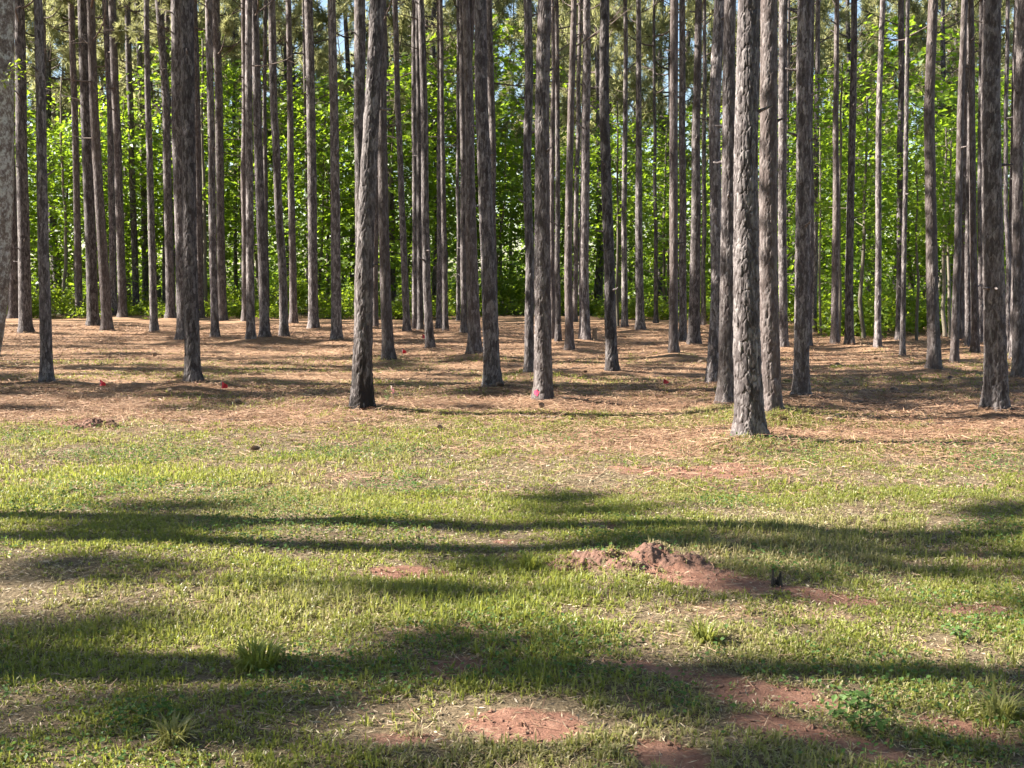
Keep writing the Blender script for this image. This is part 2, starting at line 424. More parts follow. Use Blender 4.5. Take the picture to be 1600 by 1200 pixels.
# ------------------------------------------------------------------ the pine list, read off the photograph
# (key, base x, base y, base width, [(x, y) axis marks above the base], width at the last mark)
PINES = [
 ('a1', 22, 500, 16, [(10, 0)], 12), ('a2', 40, 523, 19, [(33, 180), (30, 0)], 15), ('a3', 73, 601, 18, [(71, 460), (63, 180), (58, 0)], 13),
 ('a4', 70, 495, 8, [(68, 0)], 7), ('a6', 124, 496, 11, [(117, 180), (111, 0)], 9), ('a7', 146, 514, 17, [(134, 180), (129, 0)], 15),
 ('a8', 168, 520, 16, [(164, 460), (154, 300), (147, 180), (142, 0)], 12), ('a9', 178, 496, 11, [(172, 180), (164, 0)], 9),
 ('a10', 192, 498, 13, [(182, 180), (175, 0)], 11), ('a11', 213, 490, 10, [(204, 180), (199, 0)], 9), ('a12', 228, 487, 10, [(222, 180), (214, 0)], 8),
 ('a13', 241, 521, 12, [(232, 180), (228, 0)], 8), ('a14', 258, 489, 9, [(262, 0)], 7), ('a15', 267, 501, 14, [(260, 180), (248, 0)], 11),
 ('a16', 287, 535, 19, [(277, 180), (276, 0)], 17), ('a17', 302, 610, 23, [(298, 440), (294, 180), (292, 0)], 19), ('a18', 313, 499, 12, [(308, 180), (303, 0)], 10),
 ('a20', 336, 530, 12, [(329, 180), (326, 0)], 10), ('a21', 348, 504, 13, [(342, 180), (337, 0)], 12), ('a22', 369, 480, 6, [(364, 0)], 5),
 ('a23', 383, 505, 10, [(380, 0)], 8), ('a24', 392, 536, 13, [(389, 180), (388, 0)], 10), ('a25', 414, 534, 15, [(411, 440), (402, 180), (398, 0)], 12),
 ('a26', 418, 497, 7, [(413, 180), (415, 0)], 6), ('a27', 444, 532, 13, [(442, 440), (428, 180), (424, 0)], 11), ('a28', 459, 507, 12, [(453, 180), (451, 0)], 8),
 ('a29', 490, 516, 15, [(486, 180), (482, 0)], 13), ('a29b', 484, 490, 6, [(478, 180), (474, 0)], 5), ('a30', 526, 535, 16, [(522, 180), (518, 0)], 12),
 ('b1', 565, 562, 18, [(563, 300), (562, 0)], 17), ('b2', 565, 647, 31, [(570, 440), (576, 300), (582, 180), (588, 0)], 21), ('b3', 586, 515, 10, [(585, 0)], 8),
 ('b4', 607, 566, 18, [(601, 440), (598, 300), (597, 0)], 13), ('b5', 636, 524, 11, [(622, 180), (617, 0)], 8), ('b6', 648, 519, 8, [(647, 0)], 8),
 ('b7', 657, 520, 9, [(652, 0)], 6), ('b8', 672, 551, 13, [(666, 440), (663, 180), (657, 0)], 10), ('b9', 686, 515, 9, [(686, 0)], 6),
 ('b10', 696, 522, 9, [(691, 180), (688, 0)], 6), ('b11', 725, 525, 10, [(722, 0)], 8), ('b12', 716, 500, 6, [(716, 0)], 5),
 ('b13', 742, 562, 20, [(738, 440), (733, 180), (727, 0)], 12), ('b14', 770, 610, 25, [(763, 440), (753, 180), (752, 0)], 18), ('b15', 773, 530, 11, [(765, 0)], 10),
 ('c1', 827, 593, 14, [(825, 0)], 12), ('c2', 849, 630, 27, [(847, 440), (847, 180), (852, 0)], 20), ('c3', 863, 538, 9, [(864, 0)], 6),
 ('c4', 872, 540, 9, [(871, 0)], 6), ('c5', 890, 553, 13, [(888, 440), (891, 180), (897, 0)], 9), ('c6', 898, 503, 8, [(906, 0)], 6),
 ('c7', 914, 538, 16, [(912, 440), (915, 180), (917, 0)], 12), ('c8', 956, 585, 18, [(952, 440), (945, 180), (944, 0)], 14), ('c9', 976, 518, 10, [(977, 0)], 6),
 ('c10', 1000, 520, 13, [(998, 0)], 7), ('c11', 1025, 505, 7, [(1022, 0)], 4), ('c12', 1052, 561, 14, [(1053, 180), (1054, 0)], 12),
 ('c13', 1067, 536, 12, [(1066, 0)], 9), ('c14', 1084, 541, 18, [(1086, 440), (1088, 180), (1092, 0)], 10), ('c15', 1099, 508, 8, [(1101, 0)], 5),
 ('d1', 1112, 605, 18, [(1121, 460), (1119, 350), (1116, 180), (1125, 0)], 17), ('d2', 1135, 640, 25, [(1136, 440), (1138, 180), (1143, 0)], 17),
 ('d3', 1172, 697, 43, [(1166, 560), (1164, 300), (1166, 180), (1170, 0)], 33), ('d4', 1204, 655, 32, [(1200, 440), (1201, 180), (1202, 0)], 25),
 ('d5', 1224, 549, 13, [(1222, 180), (1223, 0)], 13), ('d6', 1229, 500, 5, [(1233, 0)], 4), ('d7', 1251, 630, 23, [(1254, 440), (1255, 180), (1259, 0)], 22),
 ('d8', 1262, 547, 12, [(1268, 0)], 8), ('d9', 1271, 523, 9, [(1278, 0)], 7), ('d10', 1304, 544, 12, [(1306, 180), (1308, 0)], 7),
 ('d12', 1327, 547, 13, [(1326, 440), (1332, 180), (1335, 0)], 9), ('d13', 1371, 550, 10, [(1374, 180), (1379, 0)], 8),
 ('e1', 1404, 535, 9, [(1407, 180), (1408, 0)], 10), ('e2', 1410, 556, 8, [(1417, 180), (1419, 0)], 6), ('e3', 1460, 585, 19, [(1455, 440), (1452, 180), (1458, 0)], 14),
 ('e4', 1491, 572, 12, [(1494, 440), (1501, 180), (1507, 0)], 9), ('e5', 1501, 534, 12, [(1512, 0)], 9), ('e6', 1512, 545, 9, [(1516, 0)], 6),
 ('e7', 1524, 556, 12, [(1519, 180), (1517, 0)], 8), ('e8', 1532, 540, 9, [(1533, 0)], 7), ('e9', 1556, 650, 34, [(1553, 440), (1549, 180), (1553, 0)], 26),
 ('e10', 1575, 555, 7, [(1572, 0)], 6), ('e11', 1582, 566, 9, [(1588, 0)], 8), ('e12', 1590, 600, 17, [(1593, 180), (1600, 0)], 15), ('e13', 1577, 545, 7, [(1587, 0)], 6),
]
PBASE = {p[0]: ground_at(p[1], p[2]) for p in PINES}

# ------------------------------------------------------------------ ground: height and cover masks, shared by everything on it
# bare red clay spots of the lawn: photo x, y, half sizes, turn, strength
CLAY = [(1015, 884, 95, 22, 0.0, 1.15), (915, 886, 45, 10, 0.0, 0.8), (1085, 903, 120, 17, 0.10, 0.95), (610, 891, 62, 13, 0.0, 0.95), (840, 1124, 72, 22, 0.0, 1.1),
        (1030, 1040, 115, 17, 0.08, 1.1), (1190, 1070, 130, 24, 0.14, 1.15), (1315, 1150, 120, 26, 0.20, 1.05), (1055, 1180, 50, 26, 0.3, 1.0),
        (150, 663, 42, 9, 0.0, 1.1), (1310, 930, 100, 12, 0.15, 0.9), (1505, 943, 70, 12, 0.0, 0.85), (1120, 742, 150, 11, 0.0, 0.75),
        (730, 1038, 85, 15, 0.0, 0.75), (790, 845, 30, 7, 0.0, 0.7), (1470, 1120, 90, 24, 0.15, 0.85), (620, 1145, 60, 12, 0.0, 0.6), (950, 828, 45, 7, 0, 0.7)]
DRY = [(1540, 868, 80, 22, 1.0), (340, 1108, 70, 16, 0.9), (60, 768, 120, 12, 0.8), (150, 1070, 80, 16, 0.6), (700, 985, 90, 14, 0.7), (1180, 955, 170, 18, 0.75),
       (560, 1095, 60, 16, 0.6), (1450, 1000, 80, 20, 0.6), (560, 745, 120, 10, 0.7), (1000, 700, 260, 16, 0.8), (350, 655, 330, 12, 0.7)]
WOB = {}
def blob(x, y, items, turn=True):
    r = np.zeros_like(x)
    key = (len(x), float(x[0]), float(x[-1]))
    if key not in WOB:
        WOB.clear(); WOB[key] = (fbm(x * 2.2, y * 2.2, 77, 3) - 0.5) * 1.5 + (fbm(x * 7, y * 7, 78, 3) - 0.5) * 0.9
    wob = WOB[key]
    for it in items:
        u, v, a, b = it[:4]; t = it[4] if turn else 0.0; s = it[-1]
        c = ground_at(u, v); D = c[1]
        ax = px_size(a, D); by = max(b * D * D / (CAM_H * F_PX), 0.05)
        # turn given in picture slope: convert to ground shear
        sh = t * D / CAM_H
        dx = x - c[0]; dy = (y - c[1]) + dx * sh
        q = np.sqrt((dx / ax) ** 2 + (dy / by) ** 2) + wob
        r = np.maximum(r, s * (1 - sstep(0.45, 1.5, q)))
    return r

def lawn_edge(x):
    return 11.6 - 1.6 * sstep(-1.2, 1.6, x) + 1.1 * (fbm(x * 0.8, x * 0 + 3.3, 5, 3) - 0.5)

def lawn(x, y):
    return 1 - sstep(-1.6, 2.0, y - lawn_edge(x) + 2.6 * (fbm(x * 1.1, y * 1.1, 9, 3) - 0.5))

def forest_edge(x):
    return 40.0 - 9.5 * sstep(2.0, 13.0, x) + 2.0 * (fbm(x * 0.3, x * 0 + 8.0, 41, 2) - 0.5)

def grass_amount(x, y):
    """0..1 how thick grass stands"""
    L = lawn(x, y)
    thick = 0.50 + 1.5 * (fbm(x * 1.5, y * 1.5, 21, 4) - 0.46)
    thin_band = 0.95 * np.exp(-((y - 17.0) / 3.6) ** 2) + 0.7 * np.exp(-((y - 12.0) / 2.4) ** 2)
    thin = thin_band * sstep(0.38, 0.58, fbm(x * 0.35, y * 0.8, 31, 4))
    g = L * thick + (1 - L) * thin * 1.1
    g = g * (1 - 0.97 * np.clip(blob(x, y, CLAY), 0, 1)) * (1 - 0.55 * np.clip(blob(x, y, DRY, False), 0, 1))
    return np.clip(g, 0, 1)

MOUNDS = [(PBASE[p[0]], p[3], p[2]) for p in PINES if p[3] > 8]
CLAY_HEAPS = [(985, 872, 250, 30, 9, [(-0.5, 0.1, 0.5, 0.85), (0.2, 0.2, 0.5, 0.8), (-0.15, -0.2, 0.5, 0.55), (0.65, -0.1, 0.5, 0.6), (-0.9, 0.0, 0.35, 0.5)]),
              (150, 664, 84, 13, 19, [(-0.2, 0, 0.6, 0.9), (0.35, 0.1, 0.5, 0.8)])]
def heap_frame(h):
    u, v, wpx, hpx = h[:4]
    c = ground_at(u, v + hpx * 0.45); D = c[1]
    return c, px_size(wpx, D) / 2, px_size(hpx, D)
def heap(x, y, h):
    c, R, Hh = heap_frame(h); seed = h[4]
    X = (x - c[0]) / R; Y = (y - c[1]) / (R * 0.75)
    wx = X + 0.6 * (fbm(X * 1.7 + 40, Y * 1.7 + 40, seed + 3, 3) - 0.5); wy = Y + 0.6 * (fbm(X * 1.7 + 49, Y * 1.7 + 40, seed + 4, 3) - 0.5)
    z = np.zeros_like(X)
    for (ax_, ay_, rr, hh) in h[5]:
        z = np.maximum(z, hh * np.exp(-(((wx - ax_) ** 2 + (wy - ay_) ** 2) / rr ** 2) ** 1.2 * 1.6))
    rough = np.clip(z * 3, 0, 1)
    z = z * (0.6 + 0.7 * fbm(X * 3.5 + 30, Y * 3.5 + 30, seed, 3)) + rough * (0.5 * (fbm(X * 7 + 30, Y * 7 + 30, seed + 1, 3) - 0.5) + 0.45 * np.abs(fbm(X * 15 + 50, Y * 15 + 50, seed + 2, 2) - 0.5) - 0.08)
    return z * Hh

def height(x, y):
    h = 0.05 * (fbm(x * 0.45, y * 0.45, 3, 3) - 0.5) + 0.03 * (fbm(x * 1.9, y * 1.9, 4, 3) - 0.5)
    h = h + 0.15 * (fbm(x * 0.33 + 5, y * 0.5 + 3, 14, 2) - 0.5) * (1 - sstep(8.5, 13.0, y))
    h = h * sstep(0.5, 3.0, y) + 0.012 * (fbm(x * 6, y * 6, 6, 2) - 0.5)
    for hp in CLAY_HEAPS:
        c, R, _ = heap_frame(hp)
        sel = (np.abs(x - c[0]) < 1.6 * R) & (np.abs(y - c[1]) < 1.4 * R)
        if sel.any(): h[sel] += heap(x[sel], y[sel], hp)
    for c, w, v in MOUNDS:                                     # straw heaped round the trunks
        sel = (np.abs(x - c[0]) < 1.6) & (np.abs(y - c[1]) < 1.6)
        if sel.any():
            q = np.hypot(x[sel] - c[0], y[sel] - c[1])
            h[sel] += (0.055 + 0.03 * ((w * 7) % 3)) * np.exp(-(q / 0.55) ** 2)
    return h

def hz(x, y):
    return float(height(np.array([float(x)]), np.array([float(y)]))[0])

def axis_lines(lo, hi, near_lo, near_hi, step, grow):
    a = list(np.arange(near_lo, near_hi, step)); s = step; v = near_hi
    while v < hi: a.append(v); s *= grow; v += s
    a.append(hi); s = step; v = near_lo - step
    while v > lo: a.insert(0, v); s *= grow; v -= s
    a.insert(0, lo)
    return np.array(a)

def build_ground():
    xs = axis_lines(-600, 600, -5, 5, 0.05, 1.045)
    ys = axis_lines(-600, 900, 3.0, 12.5, 0.045, 1.018)
    X, Y = np.meshgrid(xs, ys)
    x, y = X.ravel(), Y.ravel()
    z = height(x, y)
    n, k = len(ys), len(xs)
    i = np.arange(n - 1)[:, None] * k + np.arange(k - 1)[None, :]
    f = np.concatenate([np.stack([i, i + 1, i + k + 1], -1).reshape(-1, 3), np.stack([i, i + k + 1, i + k], -1).reshape(-1, 3)])
    mb = MB(); mb.add(np.stack([x, y, z], 1), f)
    me = mb.mesh('ground', [M['ground']], smooth=True)
    L = lawn(x, y)
    straw = (1 - L) * (1 - 0.35 * np.clip(grass_amount(x, y) * 2, 0, 1)) + 0.65 * np.clip(blob(x, y, DRY, False), 0, 1) * L
    clay = np.clip(blob(x, y, CLAY), 0, 1)
    forest = sstep(-1.0, 2.5, y - forest_edge(x))
    for nm, arr in (('straw', straw), ('clay', clay), ('forest', forest)):
        a = me.attributes.new(nm, 'FLOAT', 'POINT'); a.data.foreach_set('value', arr.astype(np.float32))
    o = link('ground', me, kind='structure')
    o['label'] = 'pine straw, lawn and bare red clay ground under the pines'
build_ground()

# ------------------------------------------------------------------ pine trunks
def bark_relief(th, z, R, seed, cw=0.044, ch=0.15):
    """plates of bark as cells wrapped round the trunk: returns 0 in the cracks .. 1 on the plates"""
    na = max(5, int(round(2 * math.pi * R / cw)))
    warp = 0.9 * (fbm(th * 3.1, z * 5.0, seed + 5, 2) - 0.5)
    a = th / (2 * math.pi) * na + warp; b = z / ch + 1.1 * (vnoise(th * na / 6.28 * 0.7, z * 0.8, seed + 9))
    ia, ib = np.floor(a), np.floor(b)
    f1 = np.full(a.shape, 9.0); f2 = np.full(a.shape, 9.0); lvl = np.zeros(a.shape)
    for da in (-1, 0, 1):
        for db in (-1, 0, 1):
            ca, cb = ia + da, ib + db
            w = np.mod(ca, na)
            px = ca + 0.15 + 0.7 * hash2(w, cb, seed); py = cb + 0.1 + 0.8 * hash2(w, cb, seed + 1)
            d = np.hypot(a - px, b - py)
            closer = d < f1
            f2 = np.where(closer, f1, np.minimum(f2, d)); lvl = np.where(closer, hash2(w, cb, seed + 2), lvl)
            f1 = np.where(closer, d, f1)
    return sstep(0.015, 0.14, f2 - f1) * (0.4 + 0.6 * lvl)

def pine_axis(p):
    key, xb, yb, wb, marks, wt = p
    base = PBASE[key]; D = base[1]
    pts = [base] + [on_depth(u, v, D) for u, v in marks]
    pts = np.array(pts)
    return base, D, pts, px_size(wb, D) / 2, px_size(wt, D) / 2

def make_axis(pts, H, seed, sway):
    z = pts[:, 2]; x = pts[:, 0]
    slope = (x[-1] - x[0]) / max(z[-1] - z[0], 0.1)
    def ax(zz):
        zz = np.asarray(zz, float)
        k = np.clip(zz, 0, z[-1])
        if len(z) > 2:
            c = np.interp(np.clip(k - 0.25, 0, None), z, x) * 0.25 + np.interp(k, z, x) * 0.5 + np.interp(np.minimum(k + 0.25, z[-1]), z, x) * 0.25
        else:
            c = np.interp(k, z, x)
        c = c + (zz - k) * slope * 0.6 * (zz > z[-1])
        ramp_ = sstep(0.3, 2.0, zz)
        wob = sway * (vnoise(zz * 0.7, zz * 0 + seed * 1.7, seed) - 0.5) * ramp_
        woby = 2.0 * sway * (vnoise(zz * 0.45, zz * 0 + seed * 2.9 + 40, seed) - 0.5) * ramp_
        return np.stack([c - x[0] + wob, pts[0][1] * 0 + woby, zz], -1)
    return ax

def trunk_mesh(name, ax, r0, r1, z1, H, segs, dz, zvis, seed, amp, mat, flare=0.34):
    zs = np.concatenate([[-0.25, -0.12], np.arange(-0.02, zvis, dz), np.linspace(zvis, H, max(6, int((H - zvis) / 0.6)))])
    th = np.linspace(0, 2 * math.pi, segs, endpoint=False)
    Z, T = np.meshgrid(zs, th, indexing='ij')
    zc = np.clip(Z, 0, None)
    R = np.where(zc < z1, r0 + (r1 - r0) * zc / z1, r1 + (0.02 - r1) * np.clip((zc - z1) / (H - z1), 0, 1) ** 1.15)
    ph = (seed * 1.37) % 6.28
    fl = np.exp(-zc / 0.13) * flare * (1 + 0.35 * np.cos(3 * T + ph) + 0.25 * np.cos(5 * T - ph * 2)) + 0.10 * np.exp(-zc / 0.6)
    lump = 0.05 * (vnoise(np.cos(T) * 1.5 + seed, zc * 1.3 + np.sin(T) * 1.5, seed + 3) - 0.5)
    R = R * (1 + fl + lump)
    if amp > 0:
        R = R + amp * (bark_relief(T, Z, r0, seed) - 0.75) * np.clip(R / r0, 0.3, 1.2)
        R = R + amp * 0.5 * (fbm(T * r0 * 60, Z * 22, seed + 12, 2) - 0.5)
    rel = bark_relief(T, Z, r0, seed)
    c = ax(zs)
    v = np.stack([c[:, 0][:, None] + R * np.cos(T), c[:, 1][:, None] + R * np.sin(T), Z], -1).reshape(-1, 3)
    mb = MB(); mb.add(v, grid_faces(len(zs), segs), 0, (rel if segs > 20 else 0.45 + 0.4 * rel).ravel())
    return mb.mesh(name, [mat], smooth=True, attr='relief')

# ------------------------------------------------------------------ pine crowns and dead branches (shared meshes)
def pine_crown(seed, H=8.0, limbs=26, spread=2.1, puff=None):
    r = np.random.RandomState(seed)
    mb = MB()
    tips, dirs = [], []
    for k in range(limbs):
        t = (k + r.uniform(0, 0.8)) / limbs
        z = H * t ** 0.9 * 0.97
        az = k * 2.4 + r.uniform(-0.5, 0.5)
        ln = spread * (1 - t) ** 0.55 * r.uniform(0.6, 1.15) * (0.75 if t < 0.1 else 1) + 0.25
        up = 0.15 + 0.75 * t + r.uniform(-0.12, 0.2)
        d = np.array([math.cos(az), math.sin(az), up]); d /= np.linalg.norm(d)
        s = np.linspace(0, 1, 6)[:, None]
        pts = np.array([0, 0, z]) + d * ln * s + np.array([0, 0, 0.22 * ln]) * s ** 2 + np.array([0, 0, -0.12 * ln]) * np.sin(s * 3.1)
        v, f = tube(pts, np.linspace(0.028 * (1.2 - t), 0.006, 6), 5)
        mb.add(v, f, 1)
        nt = int(9 + 12 * ln / spread) if not puff else puff
        for j in range(nt):
            q = r.uniform(0.55 if not puff else 0.72, 1.0) if j else 1.0
            p = np.array([np.interp(q, s[:, 0], pts[:, a]) for a in range(3)])
            side = unit(d + r.normal(size=3) * 0.75 + np.array([0, 0, 0.25]))
            tl = r.uniform(0.1, 0.34) if j else 0.05
            e = p + side * tl
            if j:
                v, f = tube(np.array([p, (p + e) / 2 + r.normal(size=3) * 0.02, e]), np.array([0.008, 0.006, 0.004]), 3, cap=False)
                mb.add(v, f, 1)
            tips.append(e); dirs.append(side)
    tips = np.array(tips); dirs = np.array(dirs)
    nn = 30 if puff else 24
    n = len(tips)
    P = np.repeat(tips, nn, 0) - np.repeat(dirs, nn, 0) * r.uniform(0, 0.16, (n * nn, 1))
    d = unit(np.repeat(dirs, nn, 0) * 0.75 + r.normal(size=(n * nn, 3)) * 0.62)
    ln = r.uniform(0.14, 0.24, (n * nn, 1)) * (1.0 if puff else 1.3)
    w = unit(np.cross(d, r.normal(size=(n * nn, 3)))) * (0.008 if puff else 0.011)
    tip = P + d * ln - np.array([0, 0, 0.03])
    V = np.stack([P - w, P + w, tip + w * 0.5, tip - w * 0.5], 1).reshape(-1, 3)
    k = np.arange(n * nn)[:, None] * 4
    F = np.stack([k + np.array([[0, 1, 2]]), k + np.array([[0, 2, 3]])], 1).reshape(-1, 3)
    mb.add(V, F, 0)
    return mb.mesh('crown', [M['needle'], M['twig']], smooth={1})

FULL = [pine_crown(100 + k, H=h, limbs=l, spread=sp) for k, (h, l, sp) in enumerate([(8.0, 34, 2.3), (7.2, 30, 2.5), (8.6, 36, 2.1), (7.6, 30, 2.4)])]
CROWNS = [pine_crown(120 + k, H=h, limbs=l, spread=sp, puff=18) for k, (h, l, sp) in enumerate([(8.0, 11, 1.8), (7.2, 9, 2.0), (8.6, 12, 1.6), (7.6, 10, 1.9)])]

DENSE = [pine_crown(140 + k, H=h, limbs=l, spread=sp, puff=18) for k, (h, l, sp) in enumerate([(8.0, 19, 1.9), (7.2, 16, 2.1), (8.6, 20, 1.7), (7.6, 17, 2.0)])]

def dead_branch(seed):
    r = np.random.RandomState(seed)
    ln = r.uniform(0.7, 1.9)
    s = np.linspace(0, 1, 7)
    up = r.uniform(-0.15, 0.55)
    pts = np.stack([s * ln, 0.10 * ln * np.sin(s * 3 + r.uniform(0, 3)) * s, s * ln * up + 0.15 * ln * s ** 2 + r.normal(size=7) * 0.02 * s], 1)
    mb = MB()
    v, f = tube(pts, np.linspace(0.020, 0.005, 7), 5); mb.add(v, f)
    for j in range(r.randint(2, 6)):
        i = r.randint(2, 6); p = pts[i]
        d = unit(np.array([0.7, r.uniform(-0.9, 0.9), r.uniform(-0.3, 0.7)])); l2 = ln * r.uniform(0.15, 0.4)
        q = np.array([p, p + d * l2 * 0.5 + r.normal(size=3) * 0.02, p + d * l2])
        v, f = tube(q, np.array([0.009, 0.006, 0.003]), 4); mb.add(v, f)
    return mb.mesh('dead_branch', [M['twig']], smooth=True)
DEAD = [dead_branch(300 + k) for k in range(8)]

def stub_mesh(seed):
    r = np.random.RandomState(seed); ln = r.uniform(0.05, 0.16)
    s_ = np.linspace(0, 1, 4)[:, None]
    v, f = tube(np.array([-0.02, 0, 0]) + np.array([ln, 0, 0.02]) * s_ + r.normal(size=(4, 3)) * 0.004, np.array([0.026, 0.016, 0.012, 0.008]), 7)
    mb = MB(); mb.add(v, f, 0, 0.6); return mb.mesh('branch_stub', [M['bark']], True, 'relief')
STUBS = [stub_mesh(330 + k) for k in range(3)]
LABELS = {
 'a1': ('shadowed pine squeezed close behind the lichen-covered tree', None),
 'a4': ('thin pine hidden behind the lone dark pine in the shade band', None),
 'a6': ('slim pine lit along one edge, beside the crooked pale sapling', None),
 'a9': ('dark slim pine right beside the leaning bright-strip pine', None),
 'a10': ('leaning slim pine with pale upper bark beyond the leaning bright-strip pine', None),
 'a13': ('slender pine standing forward of a thin cluster, on open straw', None),
 'a15': ('medium dark pine between the forward slender pine and the scarred pale pine', None),
 'a18': ('shaded pine directly behind the thick flagged pine', None),
 'a20': ('slim pine on straw next after the flagged pine, its foot free', None),
 'a21': ('dark pine close behind the slim pine that follows the flagged pine', None),
 'a23': ('dark pine half hidden behind the straight slim twin', None),
 'a28': ('dark slim pine behind the strongly leaning curved pine', None),
 'b3': ('slim pine showing between the charred-foot pine and its slim neighbour', None),
 'b5': ('slender pine leaning gently before bright shrubs, near the tiny flags', None),
 'b9': ('dark thin pine almost touching a thin pine on a little straw rise', None),
 'b10': ('thin pine standing on a little straw rise before bright shrubs', None),
 'b11': ('dark slim pine just behind the forked pine', None),
 'c9': ('straight slim dark pine beyond the medium pine, among pale poles', None),
 'c10': ('slim pine rooted among low shrubs, broad at its foot, beyond the medium pine', None),
 'c13': ('dark pine close behind the pine with the dark ring', None),
 'd13': ('straight narrow dark pine with bare twigs before sunlit shrubs', None),
 'e1': ('thin pine close behind the pole-like pine on the straw heap', None),
 'e5': ('dark pine hidden behind the slender tilting pine', None),
 'e6': ('thin pine between the slender tilting pine and its straight neighbour', None),
 'e7': ('straight slim pine just before the thick bluish pine with flared foot', None),
 'e8': ('thin pine right behind the thick bluish pine with flared foot', None),
 'e11': ('thin pine touching the pale sunlit slimmer pine', None),
 'b6': ('thin dark pine of a close pair behind the lone slim pine by tiny flags', None),
 'b7': ('thin dark pine of a close pair behind the lone slim pine by tiny flags', None),
 'c3': ('thin pine of a pair behind the pine with the pink spot', None),
 'c4': ('thin pine of a pair behind the pine with the pink spot', None),
 'd8': ('slim dark pine half hidden behind the stout dark pine', None),
 'd9': ('slim dark pine half hidden behind the stout dark pine', None),
 'e10': ('thin pine between the thick bluish pine and the pale sunlit pine', None),
 'e13': ('thin pine between the thick bluish pine and the pale sunlit pine', None),
 'd3': ('thickest pine with sunlit scaly grey bark rooted where lawn meets straw', None),
 'd4': ('thick shaded pine standing right behind the thickest sunlit pine', None),
 'd2': ('blue-grey shaded straight pine between the bowed pine and the thickest sunlit pine', None),
 'd1': ('bowed pine with sunlit upper trunk curving out at its foot', None),
 'd7': ('stout dark pine with pale lit edge, alone beside the thick shaded pair', None),
 'e9': ('thick bluish straight pine with flared foot beside a pale sunlit neighbour', None),
 'e12': ('pale sunlit slimmer pine beside the thick bluish pine with flared foot', None),
 'e3': ('reddish-brown pine with rough knotty bark and a bent upper stem', None),
 'b2': ('thick pine with a black charred and peeling foot, leaning over', None),
 'b1': ('pine with a sunlit edge rising directly behind the charred-foot pine', None),
 'b4': ('slim pine curving close behind the charred-foot pine, its foot showing beside it', None),
 'b13': ('pine whose stem forks into two high up the trunk', None),
 'b14': ('thick leaning pine in front of the forked pine, foot widely flared', None),
 'b15': ('dark thin pine behind the thick leaning pine, with a dead branch stub', None),
 'c1': ('slim straight pine close behind the pine with the pink paint spot', None),
 'c2': ('thick pine with a pink paint spot low on its bark', None),
 'c8': ('straight medium pine standing by itself in the straw, slightly leaning', None),
 'c12': ('straight pine with a dark ring near its foot at the leaf edge', None),
 'c7': ('pine on a straw mound beside a short broken stump', None),
 'c5': ('pine leaning away upwards next to the pine with the broken stump', None),
 'c14': ('dark pine narrowing upwards from a broad foot behind the bowed pine', None),
 'a17': ('thick pine with sunlit upper bark, red marker flag beside its foot', None),
 'a16': ('pale sunlit pine with a dark hollow scar, behind the flagged pine', None),
 'a3': ('dark pine on its own in the shade band, nearest the lichen-covered tree', None),
 'a2': ('pine with a bright sunlit edge right next to the lichen-covered tree', None),
 'a7': ('pine on a bright straw mound touching its darker leaning neighbour', None),
 'a8': ('leaning pine with bright lit strip and dark foot by the straw mound', None),
 'b8': ('slim pine with dark flared foot standing alone amid straw by tiny flags', None),
 'a30': ('uniformly dark straight pine before bright green shrubs', None),
 'a29': ('pine with a bright sunlit strip beside the uniformly dark pine', None),
 'a24': ('straight slim pine paired closely with a leaning twin in the straw', None),
 'a25': ('leaning pine beside its straight slim twin in the straw', None),
 'a27': ('curved slim pine leaning strongly, third in the row with the slim twins', None),
 'e4': ('slender tilting pine between the knotty reddish pine and thick bluish pine', None),
 'e2': ('thin pole-like pine standing on a small straw heap', None),
 'd10': ('slim half-lit pine beside a thin pale pole at the leaf edge', None),
 'd12': ('tilting slim pine with dark foot beside the half-lit slim pine', None),
 'd5': ('slim pine peeping out beside the thick shaded pine', None),
}

